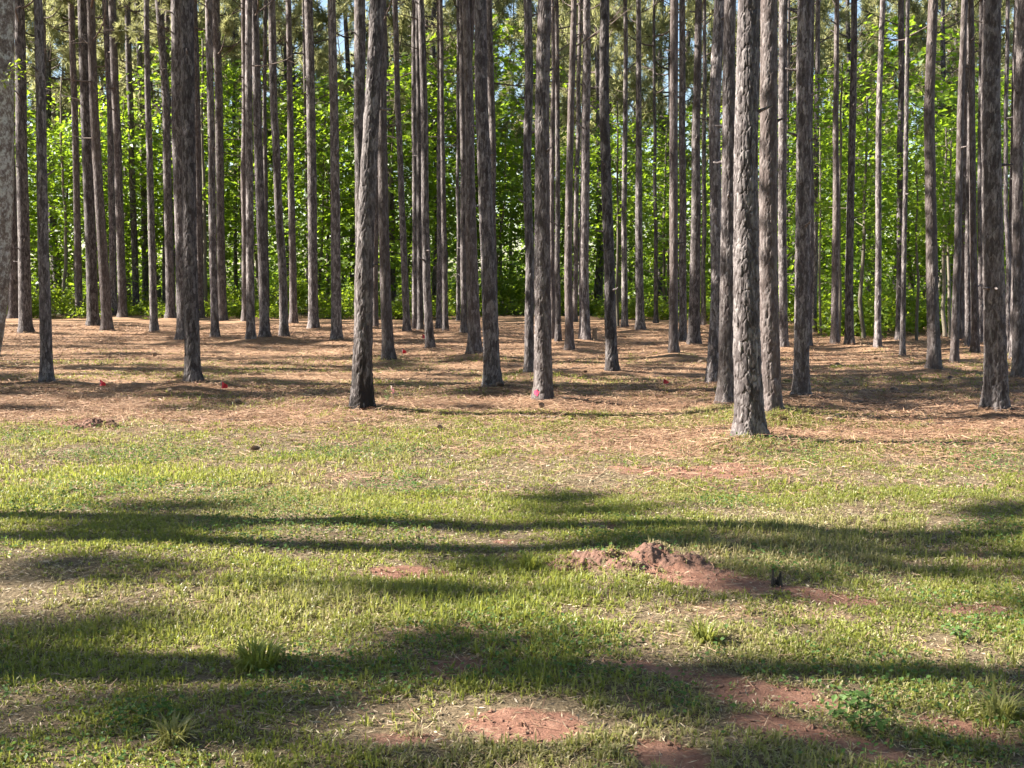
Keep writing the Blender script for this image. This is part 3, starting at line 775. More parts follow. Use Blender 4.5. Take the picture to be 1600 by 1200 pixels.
def build_pine(idx, p):
    key, xb, yb, wb, marks, wt = p
    base, D, pts, r0, r1 = pine_axis(p)
    seed = 500 + idx * 7
    r = np.random.RandomState(seed)
    H = r.uniform(15.5, 18.5)
    z1 = pts[-1][2]
    near = yb >= 580
    mid = 528 <= yb < 580
    ax = make_axis(pts, H, seed, 0.05 if len(marks) < 2 else 0.025)
    if key == 'd3': segs, dz, amp = 112, 0.012, 0.016
    elif near: segs, dz, amp = 60, 0.022, 0.015 * min(1.0, r0 / 0.12)
    elif mid: segs, dz, amp = 22, 0.09, 0.008
    else: segs, dz, amp = 14, 0.16, 0.007
    if key in LABELS:
        lab, grp = LABELS[key][0], 'pine trees of the stand'
    elif yb < 505:
        lab, grp = 'very thin dark pine at the far back of the stand before the leaves', 'far back pines'
    elif wb <= 9:
        lab, grp = 'thin pole-like pine deep in the stand with straw at its foot', 'thin pines deep in the stand'
    else:
        lab, grp = 'slim straight pine in the back rows where straw meets green undergrowth', 'back row pines'
    z0 = hz(base[0], base[1])
    t = thing('pine_tree', lab, 'pine tree', (base[0], base[1], z0), 0, grp)
    link('trunk', trunk_mesh('trunk', ax, r0, min(r1, r0), z1, H, segs, dz, min(z1 + 0.4, 11), seed, amp,
                             M['bark_char'] if key == 'b2' else M['bark']), t)
    if key == 'b13':                                           # the fork: a second stem leaving the trunk high up
        zf = on_depth(734, 150, D)[2]
        zz = np.linspace(zf - 0.5, H * 0.9, 40)
        end = on_depth(739, 0, D)[0] - base[0]
        c = ax(zz); s = np.clip((zz - zf + 0.5) / (z1 - zf + 0.5), 0, 1.6)[:, None]
        target = np.stack([np.full_like(zz, 0) + end + (zz - z1) * 0.05, np.full_like(zz, 0.03), zz], 1)
        w = sstep(0, 1, np.clip(s * 1.3, 0, 1))
        v, f = tube(c * (1 - w) + target * w, np.linspace(px_size(10, D) / 2, 0.02, 40), 16)
        mb = MB(); mb.add(v, f)
        link('forked_stem', mb.mesh('forked_stem', [M['bark']], True), t)
    zc = H - r.uniform(7.4, 8.4)
    sc = r.uniform(0.88, 1.12)
    link('crown', (DENSE if yb < 560 else CROWNS)[idx % 4], t, tuple(ax(np.array([zc]))[0]), (0, 0, r.uniform(0, 6.28)), (sc, sc, (H - zc) / 8.0), kind='stuff')
    if not near:
        for k in range(r.randint(3, 8) if not mid else r.randint(2, 5)):
            zb = r.uniform(4.6 if not mid else 5.6, zc + 0.6)
            q = ax(np.array([zb]))[0]
            s = r.uniform(0.6, 1.1)
            link('dead_branch', DEAD[r.randint(8)], t, tuple(q), (0, r.uniform(-0.15, 0.25), r.uniform(0, 6.28)), (s, s, s))
    for k in range(r.randint(2, 6)):
        zb = r.uniform(1.2, min(z1, 8.0)); q = ax(np.array([zb]))[0]; a = r.uniform(0, 6.28)
        rr = (r0 + (r1 - r0) * zb / z1) * 0.9
        link('branch_stub', STUBS[r.randint(3)], t, (q[0] + rr * math.cos(a), q[1] + rr * math.sin(a), zb), (0, r.uniform(-0.5, 0.1), a))
    if key == 'c2':                                            # pink paint sprayed low on the bark
        c = on_depth(839.5, 614, D - r0 * 0.9) - np.array([base[0], base[1], z0])
        a0 = math.atan2(c[1], c[0]); mb = MB()
        rr = np.random.RandomState(5)
        ang = np.linspace(0, 6.28, 14, endpoint=False); rad = 0.034 * rr.uniform(0.6, 1.2, 14)
        da = np.concatenate([[0], np.cos(ang) * rad]) / r0; dzv = np.concatenate([[0], np.sin(ang) * rad * 1.15])
        R = r0 * 1.32
        cx = ax(np.array([max(c[2], 0)]))[0]
        v = np.stack([cx[0] + R * np.cos(a0 + da), cx[1] + R * np.sin(a0 + da), c[2] + dzv], 1)
        v2 = v.copy(); v2[:, :2] = cx[:2] + (v[:, :2] - cx[:2]) * 0.72
        f = [[0, 1 + k, 1 + (k + 1) % 14] for k in range(14)]
        mb.add(np.vstack([v, v2]), np.array(f + [[1 + k, 16 + k, 16 + (k + 1) % 14] for k in range(14)] + [[1 + k, 16 + (k + 1) % 14, 1 + (k + 1) % 14] for k in range(14)]))
        o = link('paint_mark', mb.mesh('paint_mark', [M['paint']]), t); o['label'] = 'pink paint spot on the bark'
    return t

for i, p in enumerate(PINES):
    build_pine(i, p)

# pines that stand beside the lawn and beyond: copies of a plain pine
def plain_pine(seed, H, r0):
    r = np.random.RandomState(seed)
    pts = np.array([[0, 0, 0], [r.uniform(-0.15, 0.15), 0, 6.0]])
    return trunk_mesh('trunk', make_axis(pts, H, seed, 0.12), r0, r0 * 0.72, 6.0, H, 14, 0.2, 10.0, seed, 0.006, M['bark'])
PLAIN = [(plain_pine(700 + k, 17.0, rr), 17.0) for k, rr in enumerate((0.13, 0.11, 0.15))]
def place_plain(x, y, r, label, group, branches=0, scale=1.0, zc=8.9):
    t = thing('pine_tree', label, 'pine tree', (x, y, hz(x, y)), r.uniform(0, 6.28), group)
    t.scale = (scale, scale, scale)
    me, H = PLAIN[r.randint(3)]
    link('trunk', me, t)
    link('crown', (FULL if branches else DENSE if y > 11.5 and r.uniform() < 0.6 else CROWNS)[r.randint(4)], t, (0, 0, zc), (0, 0, r.uniform(0, 6.28)), (1.05, 1.05, (17.0 - zc) / 8.1), kind='stuff')
    for k in range(branches):
        link('dead_branch', DEAD[r.randint(8)], t, (0, 0, r.uniform(4.0, zc + 1)), (0, r.uniform(-0.1, 0.25), r.uniform(0, 6.28)))
    return t

rp = np.random.RandomState(77)
SIDE = 'tall pine of the same stand, its long shadow crossing the lawn and straw'
for gx in np.arange(-27.0, -5.0, 3.8):                        # the stand goes on to the sun side of the view; its crowns shade the ground
    for gy in np.concatenate([np.arange(0.5, 9.5, 2.2), np.arange(12.5, 40, 3.0)]):
        x = gx + rp.uniform(-1, 1); y = gy + rp.uniform(-1, 1)
        lane = abs(y - (10.5 + (x - 2.2) * math.tan(math.radians(-2)))) < 2.6       # a gap in the rows lets the sun reach the lawn edge
        if x > -0.47 * y - 1.0 or lane or rp.uniform() < 0.1: continue
        place_plain(x, y, rp, SIDE, 'stand pines on the sun side')
for k in range(12):  # more unseen pines of the stand, added to shade the hardwoods
    y = rp.uniform(30, 60); x = -0.5 * y - rp.uniform(1, 17)
    place_plain(x, y, rp, SIDE, 'stand pines on the sun side')
FARP = []
for k in range(95):
    y = rp.uniform(44, 84); x = rp.uniform(-0.52, 0.52) * y
    place_plain(x, y, rp, 'distant pine with pale olive crown rising behind the leafy woods', 'distant pines behind the hardwoods', branches=5, scale=rp.uniform(1.0, 1.3), zc=rp.uniform(4.2, 7.0))

# ------------------------------------------------------------------ hardwoods of the forest edge
def hardwood(seed, H, r0, sprays, per, spread, zlow):
    r = np.random.RandomState(seed)
    n = 12
    s = np.linspace(0, 1, n)
    lean = r.normal(size=2) * 0.35
    ax = np.stack([lean[0] * s + 0.12 * np.sin(s * 5 + r.uniform(0, 6)), lean[1] * s + 0.12 * np.sin(s * 4 + r.uniform(0, 6)), s * H], 1)
    ax -= ax[0]
    mbt = MB()
    v, f = tube(np.vstack([[ax[0] - [0, 0, 0.15]], ax]), np.concatenate([[r0 * 1.4], np.linspace(r0 * 1.1, 0.012, n)]), 9); mbt.add(v, f)
    P, N = [], []
    for k in range(sprays):
        t = zlow / H + (1 - zlow / H) * ((k + r.uniform(0, 1)) / sprays)
        p = np.array([np.interp(t, s, ax[:, a]) for a in range(3)])
        az = k * 2.399 + r.uniform(-0.6, 0.6)
        prof = (0.45 + 0.75 * math.sin(math.pi * min(1, (t - zlow / H) / (1 - zlow / H) * 0.85 + 0.12)))
        ln = spread * prof * r.uniform(0.45, 1.1)
        d = np.array([math.cos(az), math.sin(az), r.uniform(0.0, 0.55)])
        q = np.linspace(0, 1, 5)[:, None]
        br = p + d * ln * q + np.array([0, 0, -0.15 * ln]) * q ** 2
        v, f = tube(br, np.linspace(0.022 * (1.3 - t), 0.005, 5), 4); mbt.add(v, f)
        m = int(per * (0.5 + 0.7 * ln / spread))
        c = p + d * ln * r.uniform(0.45, 1.08, (m, 1))
        rad = 0.24 + 0.22 * ln
        off = r.normal(size=(m, 3)) * np.array([rad, rad, 0.13])
        off[:, 2] -= 0.22 * (off[:, 0] ** 2 + off[:, 1] ** 2)
        P.append(c + off)
        out = np.array([math.cos(az), math.sin(az), 0]) * 0.45
        N.append(np.array([0, 0, 1.0]) + out + r.normal(size=(m, 3)) * 0.42)
    P = np.concatenate(P); N = np.concatenate(N)
    mbc = MB()
    v, f = leaf_arrays(P, N, r.uniform(0.15, 0.30, len(P)), r, 0.74)
    mbc.add(v, f)
    return mbt.mesh('trunk', [M['hardwood']], True), mbc.mesh('crown', [M['leaf']])

HARD = [hardwood(900, 8.3, 0.07, 27, 66, 2.1, 1.0), hardwood(901, 6.2, 0.05, 22, 62, 1.9, 0.7), hardwood(902, 9.8, 0.09, 30, 70, 2.4, 2.0),
        hardwood(903, 4.8, 0.04, 18, 60, 1.6, 0.5), hardwood(904, 9.0, 0.08, 24, 66, 2.3, 2.8)]
def place_hard(x, y, r, kind, label, group, scale=1.0):
    t = thing('hardwood_tree', label, 'tree', (x, y, hz(x, y)), r.uniform(0, 6.28), group)
    t.scale = (scale, scale, scale)
    link('trunk', HARD[kind][0], t)
    link('crown', HARD[kind][1], t, kind='stuff')
    return t
rh = np.random.RandomState(31)
HL = ['slender leafy hardwood with layered green sprays behind the pine trunks', 'low spreading hardwood sapling with leaves down to the ground',
      'tall leafy hardwood with bright upper crown behind the pines', 'small bushy hardwood sapling at the edge of the straw',
      'tall hardwood with bare lower stem and high green crown']
for k in range(58):
    u = (k % 29 + rh.uniform(0, 1)) / 29 * 1.16 - 0.58
    row = k // 29
    x0 = u * 44
    y = forest_edge(np.array([x0]))[0] + (rh.uniform(1.2, 7.0) if row == 0 else rh.uniform(7, 20))
    x = u * 0.92 * y
    kind = rh.choice([0, 1, 2, 3, 4], p=[0.26, 0.2, 0.22, 0.14, 0.18]) if row == 0 else rh.choice([0, 2, 4])
    place_hard(x, y, rh, int(kind), HL[int(kind)], 'hardwoods at the forest edge', rh.uniform(0.8, 1.15) * (1.0 if u < 0.0 else 0.78))

for k in range(5):                                            # the same wood goes on unseen towards the sun, added to shade the edge
    y = rh.uniform(36, 66); x = -0.55 * y - rh.uniform(1, 11)
    place_hard(x, y, rh, int(rh.choice([0, 2, 4])), 'unseen leafy hardwood of the wood on the sun side, added to shade the edge', 'hardwoods on the sun side', rh.uniform(1.1, 1.5))
for k in range(22):                                            # unseen hardwoods added behind the viewer to cut skylight on trunks and lawn
    x = -26 + 52 * (k + rh.uniform(0, 1)) / 22; y = -9 - rh.uniform(0, 7)
    place_hard(x, y, rh, int(rh.choice([0, 2, 4])), 'unseen leafy hardwood added behind the viewer to hold back skylight', 'added skylight-blocking hardwoods behind the viewer', rh.uniform(1.3, 1.7))

# thin pale stems of bare young trees at the edge: photo x, y base, x, y top, width
def pale_stem(u, v, marks, w, label, seed):
    r = np.random.RandomState(seed)
    base = ground_at(u, v); D = base[1]
    pts = np.array([base] + [on_depth(a, b, D) for a, b in marks]) - base
    zz = np.linspace(0, pts[-1][2], 26)
    x = np.interp(zz, pts[:, 2], pts[:, 0]) + 0.05 * (vnoise(zz * 1.6, zz * 0 + seed, seed) - 0.5)
    ax = np.stack([x, 0.15 * (vnoise(zz * 0.8, zz * 0 + seed, seed + 1) - 0.5), zz], 1)
    ax[0, 2] = -0.15
    r0 = px_size(w, D) / 2
    mb = MB(); v_, f_ = tube(ax, np.linspace(r0 * 1.15, r0 * 0.45, 26), 10); mb.add(v_, f_)
    t = thing('young_tree', label, 'young tree', (base[0], base[1], hz(base[0], base[1])), 0, 'young pale-stemmed trees')
    link('trunk', mb.mesh('trunk', [M['hardwood']], True), t)
    P, N = [], []
    for k in range(18):
        z = r.uniform(0.42, 1.0) * pts[-1][2]; c = np.array([np.interp(z, zz, ax[:, 0]), 0, z])
        d = np.array([r.normal(), r.normal(), 0.3]); e = c + unit(d) * r.uniform(0.3, 1.0)
        if k < 7:
            bm_, bf_ = tube(np.array([c, (c + e) / 2 + [0, 0, 0.05], e]), np.array([r0 * 0.3, r0 * 0.2, 0.004]), 4)
            m2 = MB(); m2.add(bm_, bf_); link('branch', m2.mesh('branch', [M['hardwood']], True), t)
        P.append(e + r.normal(size=(34, 3)) * [0.3, 0.3, 0.14]); N.append(np.array([0, 0, 1]) + r.normal(size=(34, 3)) * 0.5)
    P = np.concatenate(P); N = np.concatenate(N)
    mb = MB(); v_, f_ = leaf_arrays(P, N, r.uniform(0.1, 0.17, len(P)), r); mb.add(v_, f_)
    link('crown', mb.mesh('crown', [M['leaf']]), t, kind='stuff')
pale_stem(95, 493, [(103, 420), (102, 350), (98, 300), (96, 120)], 5, 'crooked pale sapling stem among the dark pines', 1)
pale_stem(321, 492, [(317, 180), (316, 60)], 6, 'thin pale stem beside the flagged thick pine', 2)
pale_stem(966, 515, [(964, 300), (965, 160)], 4.5, 'thin pale green-lit pole beside the medium pine', 3)
pale_stem(1037, 497, [(1037, 400), (1042, 200)], 5, 'pale double-looking pole beside the pine with the dark ring', 4)
pale_stem(1283, 525, [(1281, 400), (1282, 200)], 3.5, 'hair-thin stem in green leaves beyond the stout dark pine', 5)
pale_stem(1312, 534, [(1312, 400), (1314, 100)], 5.5, 'smooth pale pole hugging the half-lit slim pine', 6)
pale_stem(1351, 530, [(1345, 470), (1352, 330), (1356, 150)], 6, 'crooked brown young trunk in the bright shrubs', 7)
pale_stem(1432, 535, [(1432, 440), (1434, 250)], 4.5, 'pale stem rising from sunlit shrubs beside the knotty pine', 8)
pale_stem(1435, 508, [(1442, 470), (1452, 420), (1458, 330)], 5, 'pale stem tilted against the straight pale stem', 9)
pale_stem(1475, 527, [(1475, 400), (1478, 200)], 6, 'bright white-lit straight stem behind the knotty pine', 10)
pale_stem(1484, 529, [(1483, 400), (1486, 220)], 5, 'pink-lit stem close by the bright white-lit stem', 11)

# low shrubs along the edge of the straw
def shrub_mesh(seed, rad, hgt, n):
    r = np.random.RandomState(seed)
    P, N = [], []
    for k in range(14):
        a = r.uniform(0, 6.28); q = rad * math.sqrt(r.uniform(0, 1)); z = hgt * r.uniform(0.15, 1.0) * (1 - 0.5 * (q / rad) ** 2)
        c = np.array([q * math.cos(a), q * math.sin(a), z])
        m = n // 14
        P.append(c + r.normal(size=(m, 3)) * [0.17, 0.17, 0.10]); N.append(np.array([0.3 * math.cos(a), 0.3 * math.sin(a), 1]) + r.normal(size=(m, 3)) * 0.45)
    P = np.concatenate(P); N = np.concatenate(N); P[:, 2] = np.abs(P[:, 2]) + 0.02
    mb = MB(); v, f = leaf_arrays(P, N, r.uniform(0.07, 0.15, len(P)), r, 0.72); mb.add(v, f)
    st = MB()
    for k in range(8):
        e = P[r.randint(len(P))]
        v, f = tube(np.array([[e[0] * 0.1, e[1] * 0.1, -0.05], e * [0.5, 0.5, 0.55], e]), np.array([0.008, 0.006, 0.003]), 4); st.add(v, f)
    return mb.mesh('foliage', [M['leaf_low']]), st.mesh('stem', [M['hardwood']], True)
SHRUBS = [shrub_mesh(40 + k, a, b, n) for k, (a, b, n) in enumerate([(0.7, 0.8, 700), (0.9, 1.2, 1000), (0.6, 0.5, 500), (1.0, 0.9, 950)])]
rsb = np.random.RandomState(8)
SL = ['low round leafy shrub at the straw edge', 'taller loose leafy shrub at the straw edge', 'small knee-high leafy plant at the straw edge', 'wide leafy shrub spreading at the forest foot']
for k in range(74):
    u = (k + rsb.uniform(0, 1)) / 74 * 1.1 - 0.55
    y = forest_edge(np.array([u * 38]))[0] + rsb.uniform(-2.2, 2.5) + (5 if k % 4 == 0 else 0)
    x = u * 0.9 * y
    kd = int(rsb.choice(4))
    t = thing('shrub', SL[kd], 'shrub', (x, y, hz(x, y)), rsb.uniform(0, 6.28), 'shrubs along the forest edge')
    s = rsb.uniform(0.7, 1.25); t.scale = (s, s, s)
    link('foliage', SHRUBS[kd][0], t, kind='stuff'); link('stem', SHRUBS[kd][1], t)

# the wood beyond, one mass
def far_woods():
    r = np.random.RandomState(55)
    n_cl = 2600
    y = r.uniform(64, 110, n_cl); x = r.uniform(-0.62, 0.62, n_cl) * y
    top = 5.0 + 6.0 * vnoise(x * 0.13, y * 0.1, 12)
    z = r.uniform(0.0, 1, n_cl) ** 1.5 * top
    m = 42
    c = np.repeat(np.stack([x, y, z], 1), m, 0)
    P = c + r.normal(size=c.shape) * [0.9, 0.9, 0.45]; P[:, 2] = np.abs(P[:, 2])
    N = np.array([0, -0.1, 1.0]) + r.normal(size=P.shape) * 0.5
    mb = MB(); v, f = leaf_arrays(P, N, r.uniform(0.25, 0.42, len(P)), r, 0.7); mb.add(v, f)
    o = link('far_woods', mb.mesh('far_woods', [M['leaf']]), kind='stuff')
    tag(o, 'dense green far wood filling the gaps behind the trees', 'woods')
far_woods()

def forest_floor_plants():
    r = np.random.RandomState(56)
    n = 26000
    y = 30 + 34 * r.uniform(0, 1, n) ** 1.3; x = r.uniform(-0.56, 0.56, n) * y
    keep = r.uniform(0, 1, n) < sstep(-0.8, 1.2, y - forest_edge(x) + 2.0 * (fbm(x * 0.5, y * 0.5, 61, 3) - 0.5)) * (0.35 + 0.65 * (vnoise(x * 0.6, y * 0.6, 62) > 0.45))
    x, y = x[keep], y[keep]
    z = height(x, y) + r.uniform(0.03, 0.32, len(x))
    P = np.stack([x, y, z], 1)
    mb = MB(); v, f = leaf_arrays(P, np.array([0, 0, 1.0]) + r.normal(size=P.shape) * 0.4, r.uniform(0.10, 0.2, len(x)), r, 0.75); mb.add(v, f)
    o = link('undergrowth', mb.mesh('undergrowth', [M['leaf_low']]), kind='stuff')
    tag(o, 'low bright green leafy ground cover at the forest foot', 'undergrowth')
forest_floor_plants()

# ------------------------------------------------------------------ the lichen-covered tree
def lichen_tree():
    D = ground_at(-38, 600)[1]
    base = ground_at(-38, 600)
    marks = [(-21, 520), (-11, 440), (-6, 300), (-3, 100), (-3, 0)]
    pts = np.array([base] + [on_depth(u, v, D) for u, v in marks])
    ax = make_axis(pts, 13.0, 4242, 0.03)
    t = thing('hardwood_tree', 'lichen-mottled grey trunk with a small leafy sprig low on it', 'tree', (base[0], base[1], hz(base[0], base[1])))
    r0 = px_size(50, D) / 2
    link('trunk', trunk_mesh('trunk', ax, r0, r0 * 0.96, pts[-1][2], 13.0, 44, 0.035, 6.0, 4242, 0.006, M['lichen'], 0.25), t)
    r = np.random.RandomState(3)
    q = on_depth(6, 118, D - 0.25) - base; e = on_depth(40, 92, D - 0.5) - base
    tw = MB()
    v, f = tube(np.array([q + [-.1, .2, -.05], (q + e) / 2 + [0, 0, 0.03], e]), np.array([0.010, 0.007, 0.003]), 5); tw.add(v, f)
    v, f = tube(np.array([(q + e) / 2, (q + e) / 2 + [-0.1, -0.05, -0.16]]), np.array([0.006, 0.003]), 5); tw.add(v, f)
    sp = link('leafy_sprig', tw.mesh('leafy_sprig', [M['hardwood']], True), t)
    n = 46
    s = r.uniform(0.1, 1.08, (n, 1)); P = q + (e - q) * s + r.normal(size=(n, 3)) * [0.04, 0.07, 0.035]
    lo = r.uniform(0, 1, n) < 0.45; P[lo] += np.array([-0.06, -0.03, -0.15]) * r.uniform(0.6, 1.2, (lo.sum(), 1))
    V, Fc = leaf_arrays(P, np.array([0, -0.2, 1]) + r.normal(size=(n, 3)) * 0.4, np.full(n, 1.0) * r.uniform(0.05, 0.085, n), r, 0.6)
    me0 = None
    for k in range(n):
        mb = MB(); mb.add(V[k * 4:k * 4 + 4], [[0, 1, 2], [0, 2, 3]])
        link('leaf', mb.mesh('leaf', [M['leaf_low']]), sp)
    link('crown', HARD[2][1], t, tuple(ax(np.array([4.0]))[0] - [0, 0, -1.5]), (0, 0, 1.0), (1.3, 1.3, 0.85), kind='stuff')
lichen_tree()

# ------------------------------------------------------------------ lawn
def blades(x, y, az, ln, wd, lean, dry, r):
    n = len(x)
    z = height(x, y)
    d = np.stack([np.cos(az), np.sin(az), np.zeros(n)], 1)
    az2 = az + math.pi / 2 + r.uniform(-0.5, 0.5, n)
    s = np.stack([np.cos(az2), np.sin(az2), r.uniform(-0.35, 0.35, n)], 1) * (wd / 2)[:, None]
    p = np.stack([x, y, z - 0.004], 1)
    up = np.array([0, 0, 1.0])
    L = ln[:, None]; le = lean[:, None]
    m = p + up * L * 0.58 * (1 - 0.40 * le) + d * L * 0.36 * le
    t = p + up * L * (1.0 - 0.84 * le) + d * L * (0.95 * le)
    v = np.stack([p - s * 0.7, p + s * 0.7, m + s, m - s, t], 1).reshape(-1, 3)
    k = np.arange(n)[:, None] * 5
    f = np.concatenate([k + np.array([[0, 1, 2]]), k + np.array([[0, 2, 3]]), k + np.array([[3, 2, 4]])], 1).reshape(-1, 3)
    return v, f, np.repeat(dry, 5)

def sample_view(r, n, d0, d1, margin=0.5, power=1.0):
    """points over the ground the view takes in, even per square metre"""
    a = r.uniform(0, 1, n)
    y = np.sqrt(d0 * d0 + (d1 * d1 - d0 * d0) * a)
    x = r.uniform(-1, 1, n) * (0.452 * y + margin)
    return x, y

def build_grass():
    r = np.random.RandomState(90)
    # tuft centres, thicker near the viewer
    parts = [sample_view(r, 62000, 3.2, 8.2), sample_view(r, 52000, 8.2, 13.0), sample_view(r, 44000, 13.0, 26.0, 1.0)]
    x = np.concatenate([p[0] for p in parts]); y = np.concatenate([p[1] for p in parts])
    g = grass_amount(x, y)
    keep = r.uniform(0, 1, len(x)) < g * (0.45 + 0.9 * sstep(0.3, 0.62, fbm(x * 4, y * 4, 70, 2)))
    x, y, g = x[keep], y[keep], g[keep]
    nt = len(x)
    tall = fbm(x * 0.9, y * 0.9, 71, 3)
    size = (0.026 + 0.032 * sstep(0.45, 0.78, tall) + 0.014 * g) * r.uniform(0.6, 1.35, nt)
    tdry = np.clip(0.45 * r.uniform(0, 1, nt) ** 2 + 0.9 * (0.5 - g) * r.uniform(0, 1, nt) + 0.9 * (vnoise(x * 1.1, y * 1.1, 73) - 0.6) + 0.25 * sstep(9.5, 15, y), 0, 0.8)
    taz = r.uniform(0, 6.28, nt)
    nb = np.where(y < 8.2, 10, np.where(y < 13, 8, 5))
    idx = np.repeat(np.arange(nt), nb); n = len(idx)
    a = r.uniform(0, 2 * math.pi, n)
    q = np.abs(r.normal(size=n)) * 0.016 * (1 + (y[idx] > 13))
    bx = x[idx] + q * np.cos(a); by = y[idx] + q * np.sin(a)
    az = a + r.normal(size=n) * 0.7
    lean = np.clip(0.42 + 25 * q * 0.6 + r.normal(size=n) * 0.28, 0.02, 1.08)
    ln = size[idx] * r.uniform(0.5, 1.25, n)
    wd = r.uniform(0.004, 0.0075, n) * np.where(by > 8.2, 1.25, 1.0) * np.where(by > 13, 1.6, 1.0)
    dry = np.clip(tdry[idx] + r.normal(size=n) * 0.12, 0, 0.9)
    dead = r.uniform(0, 1, n) < 0.2
    dry[dead] = r.uniform(0.65, 1.0, dead.sum()); lean[dead] = r.uniform(0.8, 1.1, dead.sum())
    v, f, at = blades(bx, by, az, ln, wd, lean, dry, r)
    mb = MB(); mb.add(v, f, 0, at)
    o = link('grass', mb.mesh('grass', [M['grass']], False, 'dry'), kind='stuff')
    tag(o, 'patchy yellow-green lawn grass over the clay', 'grass')
    return n
NG = build_grass()

def build_clover():
    r = np.random.RandomState(91)
    x, y = sample_view(r, 90000, 3.2, 11.5)
    pat = fbm(x * 1.3, y * 1.3, 81, 3)
    keep = r.uniform(0, 1, len(x)) < sstep(0.5, 0.68, pat) * (0.15 + lawn(x, y)) * (1 - 0.95 * np.clip(blob(x, y, CLAY), 0, 1)) * 0.8
    x, y = x[keep], y[keep]; n = len(x)
    P = np.stack([x, y, height(x, y) + r.uniform(0.008, 0.045, n)], 1)
    mb = MB(); v, f = leaf_arrays(P, np.array([0, 0, 1.0]) + r.normal(size=(n, 3)) * 0.35, r.uniform(0.012, 0.026, n), r, 0.8, 0.05); mb.add(v, f)
    o = link('clover', mb.mesh('clover', [M['clover']]), kind='stuff')
    tag(o, 'tiny clover and weed leaves scattered through the lawn', 'clover')
build_clover()

def build_thatch():
    r = np.random.RandomState(97)
    x, y = sample_view(r, 210000, 3.2, 11.0)
    g = grass_amount(x, y)
    keep = r.uniform(0, 1, len(x)) < np.clip(0.75 - 0.8 * g, 0.05, 0.75) * lawn(x, y) * (1 - 0.8 * np.clip(blob(x, y, CLAY), 0, 1))
    x, y = x[keep], y[keep]; n = len(x)
    z = height(x, y) + r.uniform(0.001, 0.012, n)
    az = r.uniform(0, 6.28, n); ln = r.uniform(0.015, 0.05, n)
    d = np.stack([np.cos(az), np.sin(az), r.normal(size=n) * 0.25], 1); sd_ = np.stack([-np.sin(az), np.cos(az), r.normal(size=n) * 0.5], 1) * r.uniform(0.0012, 0.0026, (n, 1))
    p = np.stack([x, y, z], 1); e = d * (ln / 2)[:, None]
    v = np.stack([p - e, p + sd_, p + e, p - sd_], 1).reshape(-1, 3)
    k = np.arange(n)[:, None] * 4
    f = np.concatenate([k + np.array([[0, 1, 2]]), k + np.array([[0, 2, 3]])], 1).reshape(-1, 3)
    mb = MB(); mb.add(v, f)
    o = link('thatch', mb.mesh('thatch', [M['thatch']]), kind='stuff')
    tag(o, 'dry tan thatch lying between the grass tufts', 'thatch')
build_thatch()

def build_straw():
    r = np.random.RandomState(92)
    xa, ya = sample_view(r, 120000, 7.5, 16.0); xb, yb = sample_view(r, 110000, 16.0, 34.0, 1.0); xc, yc = sample_view(r, 26000, 3.3, 8.5)
    x = np.concatenate([xa, xb, xc]); y = np.concatenate([ya, yb, yc])
    L = lawn(x, y)
    dens = (1 - L) * 0.95 + L * (0.16 + 0.5 * np.clip(blob(x, y, DRY, False), 0, 1) + 0.12 * np.clip(blob(x, y, CLAY), 0, 1))
    dens *= 0.5 + 0.8 * fbm(x * 1.5, y * 2.5, 95, 3)
    keep = r.uniform(0, 1, len(x)) < dens
    x, y = x[keep], y[keep]; n = len(x)
    z = height(x, y) + r.uniform(0.0, 0.02, n) * np.where(lawn(x, y) < 0.5, 1.6, 0.8) + 0.003
    az = r.uniform(0, math.pi, n); ln = r.uniform(0.06, 0.17, n) * np.where(y > 8, 1.0, 0.55)
    d = np.stack([np.cos(az), np.sin(az), r.normal(size=n) * 0.16], 1)
    s = np.stack([-np.sin(az), np.cos(az), r.normal(size=n) * 0.3], 1) * (np.where(y > 16, 0.0042, np.where(y > 8, 0.0026, 0.0014)))[:, None]
    p = np.stack([x, y, z], 1); e = d * (ln / 2)[:, None]
    v = np.stack([p - e - s, p - e + s, p + e + s, p + e - s], 1).reshape(-1, 3)
    k = np.arange(n)[:, None] * 4
    f = np.concatenate([k + np.array([[0, 1, 2]]), k + np.array([[0, 2, 3]])], 1).reshape(-1, 3)
    mb = MB(); mb.add(v, f)
    o = link('pine_straw', mb.mesh('pine_straw', [M['straw']]), kind='stuff')
    tag(o, 'orange-brown fallen pine needles covering the ground under the pines', 'pine straw')
build_straw()

# ------------------------------------------------------------------ clay mounds and clods
def clay_mound(hp, label):
    c, R, Hh = heap_frame(hp)
    n = 150
    g = np.linspace(-1.3, 1.3, n); X, Y = np.meshgrid(g, g); X, Y = X.ravel(), Y.ravel()
    x = c[0] + X * R; y = c[1] + Y * R * 0.75
    hh = heap(x, y, hp) / Hh
    zz = height(x, y) + 0.006 - 0.03 * (1 - sstep(0.04, 0.16, hh + 0.25 * (fbm(X * 6 + 20, Y * 6 + 20, 3, 2) - 0.5)))
    i = np.arange(n - 1)[:, None] * n + np.arange(n - 1)[None, :]
    f = np.concatenate([np.stack([i, i + 1, i + n + 1], -1).reshape(-1, 3), np.stack([i, i + n + 1, i + n], -1).reshape(-1, 3)])
    o0 = np.array([c[0], c[1], 0])
    mb = MB(); mb.add(np.stack([x, y, zz], 1) - o0, f)
    o = link('clay_mound', mb.mesh('clay_mound', [M['mound']], True), None, tuple(o0))
    tag(o, label, 'mound', 'red clay mounds')
clay_mound(CLAY_HEAPS[0], 'lumpy red clay mound half overgrown in the lawn')
clay_mound(CLAY_HEAPS[1], 'small flat red clay mound at the lawn edge near the straw')

